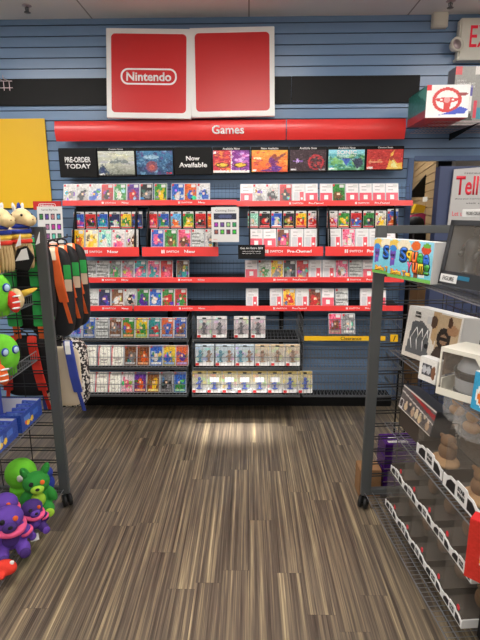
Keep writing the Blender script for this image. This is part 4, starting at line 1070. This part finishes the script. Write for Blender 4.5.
t = thing('white_box', 'flat white box on stacked dark goods beyond the opening', 'box', (1.86, 5.02, 1.521)); MB().box(-.06, .12, -.06, .06, 0, .24).build('dark_base', M['blackm'], t, bevel=.003); MB().box(-.09, .14, -.07, .07, .241, .29).build('carton', M['white'], t, bevel=.003)
t = thing('black_sign', 'black pointed sign on the tan slatwall beyond the opening', 'sign', (1.90, 5.25, 1.812)); MB().prism([(-.24, 0), (.2, 0), (.2, .52), (-.03, .52), (-.03, .26)], 0, .03).build('board', M['black'], t, bevel=.003)

# -- boxes on the high shelf
t = thing('high_wire_shelf', 'wire shelf high on the blue header holding controller boxes', 'wire shelf', (0, 0, 2.292))
m = MB()
for k in range(26): m.rod((1.30 + .03 * k, 3.62, 0), (1.30 + .03 * k, WY - .001, 0), .0018)
for y in (3.62, 3.75, 3.9, 4.02, 4.14): m.rod((1.30, y, -.004), (2.05, y, -.004), .003)
m.build('wire', M['chrome'], t)
m = MB()
for x in (1.62, 1.98): MB().prism([(3.64, -.008), (4.149, -.008), (4.149, -.06)], x - .004, x + .004, Matrix(((0, 1, 0, 0), (1, 0, 0, 0), (0, 0, 1, 0), (0, 0, 0, 1)))).build('bracket', M['blackm'], t)
t = thing('wheel_controller_box', 'white box with red racing wheel picture on high wire shelf', 'product box', (1.190, 3.50, 2.2952), (0, 0, rad(-1)))
MB().box(0, .285, 0.001, .40, 0, .205).build('carton', M['redp'], t, bevel=.002)
A = Art(56, 42, (236, 234, 232)); A.rect(0, .84, .11, 1, (214, 40, 48))
A.disc(.48, .54, .34, .38, (206, 56, 54)); A.disc(.48, .54, .26, .29, (236, 234, 232)); A.poly([(.22, .58), (.4, .62), (.56, .62), (.74, .58), (.74, .52), (.58, .46), (.55, .26), (.42, .26), (.4, .46), (.22, .52)], (206, 56, 54)); A.disc(.48, .54, .075, .09, (220, 150, 150)); A.disc(.35, .55, .03, .03, (250, 240, 240)); A.disc(.61, .55, .03, .03, (250, 240, 240)); A.poly([(.3, .08), (.9, .12), (.98, .26), (.8, .34), (.6, .2)], (64, 84, 190))
A.disc(.84, .72, .12, .05, (150, 60, 60)); A.jit(r, 4)
obj('printed_front', A.mesh(.285, .205, M['ink_gloss'], 'printed_front'), t, (.1425, -.0004, 0))
A = Art(20, 20, (40, 110, 100)).jit(r, 12); A.rect(0, 0, 1, .25, (150, 50, 56)); A.poly([(.5, .9), (1, .5), (1, 1)], (90, 160, 150))
obj('printed_side', A.mesh(.40, .205, M['ink_gloss'], 'printed_side'), t, (-.0006, .20, 0), (0, 0, rad(-90)))
t = thing('controller_kit_box', 'tall grey accessory box with purple and white handle picture', 'product box', (1.487, 3.80, 2.2952))
MB().box(0, .44, 0.001, .14, 0, .395).build('carton', M['grey'], t, bevel=.002)
A = Art(56, 50, (150, 150, 144)); A.rect(0, .86, .1, 1, (220, 60, 66)); A.rect(.32, .86, .43, 1, (225, 222, 216)); A.rect(.26, .5, .31, .68, (92, 84, 170)); A.rect(.265, .24, .305, .5, (238, 238, 236)); A.rect(.34, .12, .4, .42, (225, 70, 90)); A.rect(.4, .1, .48, .3, (60, 150, 170)); A.poly([(.14, .08), (.34, .08), (.3, .2), (.22, .18)], (80, 76, 72)); A.jit(r, 5)
obj('printed_front', A.mesh(.44, .395, M['ink_gloss'], 'printed_front'), t, (.22, -.0004, 0))
for k, (s, w) in enumerate((('10-IN-1', .06), ('CONTROLLER KIT', .13), ('AND SPORTS', .13), ('SET', .03))): text(s, w, .012, M['letter'], t, (.018 + w / 2, -.001, .30 - .02 * k))

# ================================================================== PLUSH TOYS ON THE RACK
def llama(p, label, rz, tint):
    t = thing('llama_plush', label, 'plush toy', p, (0, 0, rad(rz)), 'cream llama plushes on the top shelf')
    b = MB().ell((0, 0, .145), (.055, .075, .06), e=.8).ell((0, -.03, .20), (.034, .036, .05)).build('body', M['p_cream'], t); remesh(b, .006, 4)
    hd = MB().ell((0, -.045, .25), (.046, .05, .045)).ell((0, -.088, .236), (.034, .034, .030)).build('head', M['p_cream'], t); remesh(hd, .005, 4)
    for sx in (-1, 1):
        MB().ell((sx * .03, -.03, .298), (.010, .007, .024), (0, rad(sx * 14), 0), nu=10, nv=8).build('ear', M['p_white'], hd)
        MB().ell((sx * .036, -.075, .262), (.006, .006, .007), nu=10, nv=6).build('eye', M['eye'], hd)
        MB().ell((sx * .012, -.119, .240), (.004, .003, .003), nu=8, nv=6).build('nostril', M['p_brown'], hd)
    MB().lathe([(.010, .0), (.011, .012), (.006, .03), (.001, .034)], 10).build('top_tuft', M['p_blue'], hd, (0, -.035, .288))
    MB().lathe([(.038, 0), (.044, .006), (.044, .016), (.038, .022)], 20).build('collar', M['p_blue'], t, (0, -.03, .198))
    for k, m_ in enumerate(('p_red', 'p_yel', 'p_blue')):
        MB().lathe([(.062, 0), (.066, .004), (.066, .016), (.062, .02)], 24, Matrix.Scale(1.22, 4, (0, 1, 0))).build('stripe', M[m_], t, (0, 0, .125 + .024 * k), (0, 0, 0))
    m = MB()
    for k in range(26):
        a = 2 * PI * k / 26; x, y = .058 * math.cos(a), .074 * math.sin(a)
        m.ell((x, y, .06), (.0085, .0085, .062), nu=8, nv=8)
    m.ell((0, 0, .07), (.05, .066, .065), e=.6)
    m.build('fringe', M['p_beige'], t)
    MB().prism([(0, 0), (.05, .005), (.045, .062)], -.001, .001).build('paper_tag', M['paper'], t, (.03, -.088, .115), (rad(6), 0, rad(15)))
llama(LW(.155, .42, 1.414), 'cream llama plush nearest the camera on the top shelf', 68, 0)
llama(LW(.150, .235, 1.414), 'cream llama plush second from the rack post', 72, 0)
llama(LW(.115, .10, 1.414), 'smaller-looking cream llama plush next to the rack post', 76, 0)
t = thing('boxed_toy', 'black and white angular toy pack beside the cream llamas', 'toy pack', LW(.075, .16, 1.412), (0, rad(12), rad(20)))
MB().prism([(-.04, 0), (.035, .0), (.05, .07), (.01, .12), (-.03, .10)], -.03, .03).build('pack', M['blackm'], t, bevel=.003)
MB().prism([(-.03, .04), (.03, .06), (.012, .112), (-.01, .10)], -.032, -.0295).build('white_panel', M['paper'], t)

def bean(p, m_, label, rz, h=.19, hat=None, scarf=None):
    t = thing('bean_plush', label, 'plush toy', p, (0, 0, rad(rz)), 'round bean plushes in the sloping wire baskets')
    b = MB().ell((0, 0, h * .55), (h * .42, h * .38, h * .52)).ell((-.035, 0, .02), (.034, .034, .03)).ell((.035, 0, .02), (.034, .034, .03)).build('body', m_, t); remesh(b, .006, 5)
    for sx in (-1, 1):
        MB().ell((sx * .028, -h * .365, h * .70), (.019, .009, .021), nu=16, nv=10).build('eye_ring', M['p_blue'], t)
        MB().ell((sx * .028, -h * .385, h * .70), (.014, .008, .016), nu=16, nv=10).build('eye', M['p_sky'], t)
    if hat:
        for k, c in enumerate(hat): MB().ell(((-.03 + .05 * k), 0, h * 1.06), (.030, .018, .016), (0, rad(-25 + 40 * k), 0), nu=14, nv=8).build('top_tuft', M[c], t)
    if scarf:
        o = MB().ell((h * .3, -h * .3, h * .34), (.028, .024, .055), (0, rad(-14), 0), nu=14, nv=10).build('scarf', M[scarf], t)
        for k in range(3): MB().ell((h * .3 + .004 * k, -h * .40, h * (.2 + .14 * k)), (.022, .008, .005), nu=10, nv=6).build('scarf_stripe', M['p_white'], t)
    MB().box(-.02, .02, -.001, .001, -.03, .0).build('paper_tag', M['paper'], t, (-h * .3, -h * .38, h * .3), (rad(8), 0, rad(-12)))
    return t
bean(LW(.14, .33, 1.212), M['p_green'], 'lime plush with red scarf in the higher wire basket', 55, .20, ('p_red', 'p_yel'), 'p_red')
t = thing('banana_plush', 'cream plush with yellow horn next to the lime plush', 'plush toy', LW(.105, .19, 1.214), (0, 0, rad(40)))
b = MB().ell((0, 0, .055), (.04, .038, .055)).build('body', M['p_cream'], t); remesh(b, .006, 3)
MB().lathe([(.017, 0), (.014, .03), (.009, .06), (.003, .075)], 14, Matrix.Rotation(rad(75), 4, 'Y')).build('horn', M['p_yel'], t, (.03, -.01, .08))
bean(LW(.165, .27, .897), M['p_green'], 'lime plush behind a red one in the lower wire basket', 60, .20, ('p_orange',), None)
bean(LW(.17, .44, .897), M['p_red'], 'red plush in front of the lower wire basket', 50, .19, None, 'p_orange')
# blue display cartons, open on top
def A_disp():
    A = Art(40, 18, (44, 74, 160)).jit(r, 10); A.disc(.3, .3, .07, .16, (245, 205, 60)); A.disc(.48, .34, .07, .16, (245, 205, 60)); A.rect(.12, .45, .4, .75, (90, 130, 210)); A.disc(.2, .4, .05, .12, (225, 110, 60)); A.rect(.55, .4, .8, .7, (70, 110, 200))
    return A.jit(r, 8)
for k, (p, lab) in enumerate(((LW(.105, .035, .590), 'open blue display carton next to the rack post'), (LW(.115, .300, .590), 'open blue display carton with white label, farther from the post'))):
    w, d, h = .24, .22, .095
    t = thing('display_carton', lab, 'display carton', p, (0, 0, rad(-90)), 'open blue display cartons')
    # local x runs towards the camera, local -y goes into the rack
    MB().box(0, w, -d, 0, 0, .003).box(0, w, -.003, 0, 0, h).box(0, .003, -d, 0, 0, h).box(w - .003, w, -d, 0, 0, h * .9).box(0, w, -d, -d + .003, 0, h * 1.7).build('carton', M['webblue'], t)
    MB().box(.003, .0045, -d + .004, -.004, .006, h - .002).box(.004, w - .004, -.0045, -.003, .006, h - .002).build('white_lining', M['paper'], t)
    obj('printed_front', A_disp().mesh(w, h, M['ink_gloss'], 'printed_front'), t, (w / 2, .0008, 0), (0, 0, PI))
    obj('printed_end', A_disp().mesh(d, h, M['ink_gloss'], 'printed_front'), t, (w + .0008, -d / 2, 0), (0, 0, rad(90)))
    if k: MB().box(-.02, .02, 0, .0008, -.026, .026).build('price_label', M['paper'], t, (.19, .0012, .05))
    for i in range(4):
        q = thing('blue_packet', ['blue foil packet lying first in the carton by the post', 'blue foil packet lying second in the carton by the post', 'blue foil packet lying third in the carton by the post', 'blue foil packet lying fourth in the carton by the post'][i] if not k else ['blue foil packet lying first in the labelled carton', 'blue foil packet lying second in the labelled carton', 'blue foil packet lying third in the labelled carton', 'blue foil packet lying fourth in the labelled carton'][i], 'toy packet', (p[0] - .055 - .005 * (i % 2), p[1] - .042 - .05 * i, p[2] + .005), (rad(-18), 0, rad(4 * i - 5)), 'blue foil packets')
        A = Art(8, 8, (60, 84, 150)).jit(r, 30); A.disc(.5, .5, .25, .25, (220, 200, 80))
        MB().box(-.05, .05, 0, .012, 0, .085).build('packet', M['webblue'], q, bevel=.003); obj('printed_front', A.mesh(.09, .075, M['ink_gloss'], 'printed_front'), q, (0, -.0008, .004))
# bottom shelf plushes
def critter(p, mb_, ml, label, rz, s=1, ears=True, eyes=True, pink=False, group=None, tilt=(0, 0)):
    t = thing('animal_plush', label, 'plush toy', p, (rad(tilt[0]), rad(tilt[1]), rad(rz)), group)
    b = MB().ell((0, 0, .075 * s), (.055 * s, .05 * s, .068 * s)).ell((0, -.01 * s, .155 * s), (.062 * s, .054 * s, .052 * s)).ell((-.06 * s, -.02 * s, .085 * s), (.022 * s, .024 * s, .046 * s), (0, rad(25), 0)).ell((.06 * s, -.02 * s, .085 * s), (.022 * s, .024 * s, .046 * s), (0, rad(-25), 0))
    b.ell((-.04 * s, -.05 * s, .028 * s), (.028 * s, .045 * s, .026 * s)).ell((.04 * s, -.05 * s, .028 * s), (.028 * s, .045 * s, .026 * s))
    if ears:
        for sx in (-1, 1): b.ell((sx * .045 * s, -.005 * s, .21 * s), (.020 * s, .012 * s, .034 * s), (0, rad(sx * 24), 0))
    b = b.build('body', M[mb_], t); remesh(b, .0055, 4)
    MB().ell((0, -.058 * s, .142 * s), (.030 * s, .022 * s, .022 * s)).build('muzzle', M[ml], t)
    MB().ell((0, -.079 * s, .152 * s), (.010 * s, .007 * s, .007 * s), nu=10, nv=6).build('nose', M['p_black'], t)
    MB().ell((0, -.036 * s, .078 * s), (.034 * s, .022 * s, .04 * s)).build('belly', M[ml], t)
    for sx in (-1, 1):
        MB().ell((sx * .04 * s, -.094 * s, .030 * s), (.022 * s, .012 * s, .022 * s)).build('foot_pad', M[ml], t)
        if eyes: MB().ell((sx * .024 * s, -.056 * s, .172 * s), (.011 * s, .007 * s, .012 * s), nu=10, nv=8).build('eye', M['p_black'] if sx < 0 else M['p_orange'], t)
        if ears: MB().ell((sx * .046 * s, -.016 * s, .209 * s), (.011 * s, .006 * s, .022 * s), (0, rad(sx * 24), 0), nu=10, nv=8).build('inner_ear', M['p_dgreen'] if ml == 'p_lime' else M['p_pink'], t)
    if pink:
        MB().lathe([(.064 * s, 0), (.068 * s, .004 * s), (.068 * s, .016 * s), (.064 * s, .02 * s)], 24).build('pink_band', M['p_pink'], t, (0, -.01 * s, .115 * s), (rad(12), rad(10), 0))
        for sx in (-1, 1): MB().lathe([(.024 * s, 0), (.028 * s, .003), (.028 * s, .012 * s), (.024 * s, .015 * s)], 16).build('cuff', M['p_pink'], t, (sx * .066 * s, -.02 * s, .07 * s), (0, rad(-sx * 25), 0))
    return t
critter(LW(.085, .23, .118), 'p_dgreen', 'p_lime', 'green puppy plush with lime paws on the bottom shelf', 28, 1.12)
t = thing('round_plush', 'round lime plush behind the green puppy', 'plush toy', LW(.215, .13, .118)); b = MB().ell((0, 0, .16), (.085, .08, .085)).ell((0, 0, .06), (.07, .065, .06)).build('body', M['p_green'], t); remesh(b, .007, 4); MB().ell((.03, -.075, .17), (.016, .008, .02)).build('eye', M['p_white'], t)
t = thing('round_plush', 'dark blue plush tucked beside the green puppy', 'plush toy', LW(.095, .08, .118)); b = MB().ell((0, 0, .07), (.04, .04, .055)).ell((0, 0, .135), (.036, .036, .034)).build('body', M['p_blue'], t); remesh(b, .006, 4); MB().ell((.0, -.036, .14), (.012, .006, .012)).build('eye', M['p_white'], t)
pl = [((.17, .40, .118), 'p_purple', 20, 1.02, (0, 0), 'purple plush with pink bands sitting next to the green puppy'), ((.04, .40, .118), 'p_dpurple', 45, .85, (0, 0), 'dark purple plush with pink bands at the shelf lip'),
      ((.26, .60, .118), 'p_purple', 5, 1.25, (0, 0), 'large purple plush with pink bands deepest on the bottom shelf'), ((.085, .545, .118), 'p_purple', 35, 1.15, (0, 0), 'purple plush with pink bands farthest from the rack post')]
for (q, c, rz, s, tl, lab) in pl: critter(LW(*q), c, 'p_dpurple' if c == 'p_purple' else 'p_purple', lab, rz, s, False, True, True, 'purple plushes with pink bands', tl)
t = thing('round_plush', 'red orange plush at the near end of the bottom shelf', 'plush toy', LW(.03, .70, .118)); b = MB().ell((0, 0, .035), (.05, .034, .035)).ell((.0, -.035, .028), (.016, .03, .016), (0, 0, rad(20))).build('body', M['p_red'], t); remesh(b, .006, 3); MB().ell((.03, .0, .06), (.01, .01, .01)).build('eye', M['p_white'], t)
t = thing('paper_tag', 'white paper tag lying on the bottom shelf beside purple plush', 'tag', LW(.012, .455, .119), (0, 0, rad(30))); MB().box(-.02, .02, -.028, .028, 0, .001).build('sheet', M['paper'], t)

# ================================================================== BACKPACKS ON THE END OF THE PLUSH RACK
def backpack(p, label, group, body='nylon', straps='webor', w=.29, h=.50, d=.13, panel=None, rz=0, top='webcream', band='webgreen', trim=None, strap_pts=None):
    """hangs by its loop; p = hanging point; the strap side faces -y"""
    t = thing('backpack', label, 'backpack', p, (0, 0, rad(rz)), group)
    b = MB().ell((0, d / 2 + .012, -h / 2 - .03), (w / 2, d / 2, h / 2), e=.45, nu=40, nv=24).build('body', M[body], t)
    if panel: MB().ell((0, .016, -h / 2 - .035), (w / 2 - .022, .012, h / 2 - .03), e=.35, nu=40, nv=16).build('back_panel', M[panel], t)
    MB().path([(-.03, .03, -.034), (-.026, .02, -.01), (0, .016, .0), (.026, .02, -.01), (.03, .03, -.034)], .005).build('grab_loop', M[body], t)
    for sx in (-1, 1):
        pts = [(sx * .05, .03, -.035), (sx * .062, -.004, -.055), (sx * .075, -.018, -.12), (sx * .088, -.018, -.24), (sx * .10, -.006, -.34)]
        MB().strap(pts, .052, .014).build('shoulder_strap', M[straps], t, bevel=.003)
        MB().strap([(sx * .046, .03, -.030), (sx * .060, -.012, -.052), (sx * .068, -.027, -.10)], .03, .004).build('strap_cover', M[top], t)
        MB().strap([(sx * .10, -.004, -.335), (sx * .112, .0, -.40), (sx * .118, .02, -.47)], .022, .003).build('web_strap', M[straps], t)
        if band:
            MB().box(sx * .128 - .02, sx * .128 + .02, .0, .006, -.21, -.13).build('side_band', M[band], t, bevel=.002)
            MB().box(sx * .128 - .02, sx * .128 + .02, .0, .006, -.28, -.212).build('side_patch', M[top], t, bevel=.002)
    if trim: MB().ell((0, d / 2 + .012, -h / 2 - .03), (w / 2 + .004, d / 2 - .03, h / 2 + .004), e=.45, nu=40, nv=24).build('side_trim', M[trim], t)
    return t
def checks():
    m, nt, b = newmat('black_white_printed_cloth'); c = nt.nodes.new('ShaderNodeTexVoronoi'); c.inputs['Scale'].default_value = 85
    tc = nt.nodes.new('ShaderNodeTexCoord'); nt.links.new(tc.outputs['Object'], c.inputs['Vector'])
    rp = nt.nodes.new('ShaderNodeValToRGB'); rp.color_ramp.interpolation = 'CONSTANT'; rp.color_ramp.elements[0].color = rgb(28, 24, 26); rp.color_ramp.elements[1].position = .62; rp.color_ramp.elements[1].color = rgb(220, 214, 205)
    sp = nt.nodes.new('ShaderNodeSeparateColor'); nt.links.new(c.outputs['Color'], sp.inputs[0]); nt.links.new(sp.outputs[0], rp.inputs[0]); nt.links.new(rp.outputs[0], b.inputs['Base Color']); b.inputs['Roughness'].default_value = .75
    return m
M['checks'] = checks()
# hooks that carry them
def bar(x, z, y1, label):
    o = MB().rod((x, 2.516, z), (x, y1, z), .004, 8).rod((x, y1, z), (x, y1 + .003, z + .02), .004, 8).build('hanging_bar', M['dwire'])
    tag(o, label, 'hook', 'hanging bars on the plush rack end')
bar(-1.15, 1.530, 3.06, 'long dark bar carrying three black and orange backpacks')
bar(-1.115, .985, 2.74, 'lower dark bar carrying the pale backpack')
for k in range(3):
    backpack((-1.15, 2.675 + .135 * k, 1.528), ['black backpack with orange straps nearest the rack frame', 'middle black backpack with orange straps of the three', 'black backpack with orange straps hung nearest the game wall'][k], 'black and orange backpacks', h=.53, w=.265, d=.085)
backpack((-1.115, 2.68, .983), 'pale backpack with blue straps and black and white patterned sides', None, 'checks', 'webblue', .28, .43, .12, 'webcream', 0, 'p_white', None)
# green-strapped backpack seen through the frame
t = backpack((-1.205, 2.562, 1.580), 'black backpack with green quilted straps behind the frame wires', None, 'nylon', 'webgreen', .27, .50, .05, None, 0, 'webgreen', None)
for sx in (-1, 1):
    MB().strap([(sx * .05, -.0, -.03), (sx * .065, -.03, -.08), (sx * .078, -.035, -.3), (sx * .07, -.03, -.50)], .075, .022).build('quilted_strap', M['webgreen'], t, bevel=.005)
    MB().strap([(sx * .07, -.03, -.495), (sx * .068, -.02, -.57)], .035, .010).build('strap_end', M['webor'], t)
    MB().box(-.03, .03, -.049, -.047, -.12, -.05).build('paper_tag', M['paper'], t, (-.05, 0, 0)) if sx < 0 else None
t = backpack((-1.27, 2.562, 1.04), 'black bag with pink and red print low behind the frame wires', None, 'pinkprint' if 'pinkprint' in M else 'nylon', 'p_red', .28, .36, .06, None, 0, 'p_red', None)
def pbar(x, z, label):
    o = MB().rod((x, 2.516, z), (x, 2.62, z), .004, 8).rod((x, 2.62, z), (x, 2.622, z + .02), .004, 8).build('hanging_bar', M['dwire']); tag(o, label, 'hook', 'hanging bars on the plush rack end')
pbar(-1.205, 1.582, 'short dark bar carrying the green-strapped backpack'); pbar(-1.27, 1.042, 'short dark bar carrying the bag with red straps')

# ================================================================== CAMERA, WORLD, EXPOSURE
cd = bpy.data.cameras.new('camera'); cam = bpy.data.objects.new('camera', cd); COL.objects.link(cam)
YAW, PITCH, ROLL = rad(1.1), rad(13.0), rad(-.25)
d = Vector((-math.sin(YAW) * math.cos(PITCH), math.cos(YAW) * math.cos(PITCH), -math.sin(PITCH)))
rv = Vector((math.cos(YAW), math.sin(YAW), 0)); uv = rv.cross(d)
c_, s_ = math.cos(ROLL), math.sin(ROLL)
r2 = rv * c_ + uv * s_; u2 = uv * c_ - rv * s_
mw = Matrix((r2, u2, -d)).transposed().to_4x4(); mw.translation = Vector((0, 0, 1.70)); cam.matrix_world = mw
cd.sensor_fit = 'VERTICAL'; cd.sensor_height = 24; cd.sensor_width = 18; cd.lens = 24 * 481 / 640; cd.clip_start = .02
scn.camera = cam
w = bpy.data.worlds.new('world'); scn.world = w; w.use_nodes = True
w.node_tree.nodes['Background'].inputs[0].default_value = (.5, .5, .5, 1); w.node_tree.nodes['Background'].inputs[1].default_value = .2
vs = scn.view_settings
scn.display_settings.display_device = 'sRGB'
vs.view_transform = 'Standard'; vs.look = 'None'; vs.exposure = 0.0; vs.gamma = 1; vs.use_curve_mapping = False
scn.cycles.max_bounces = 8; scn.cycles.transparent_max_bounces = 16
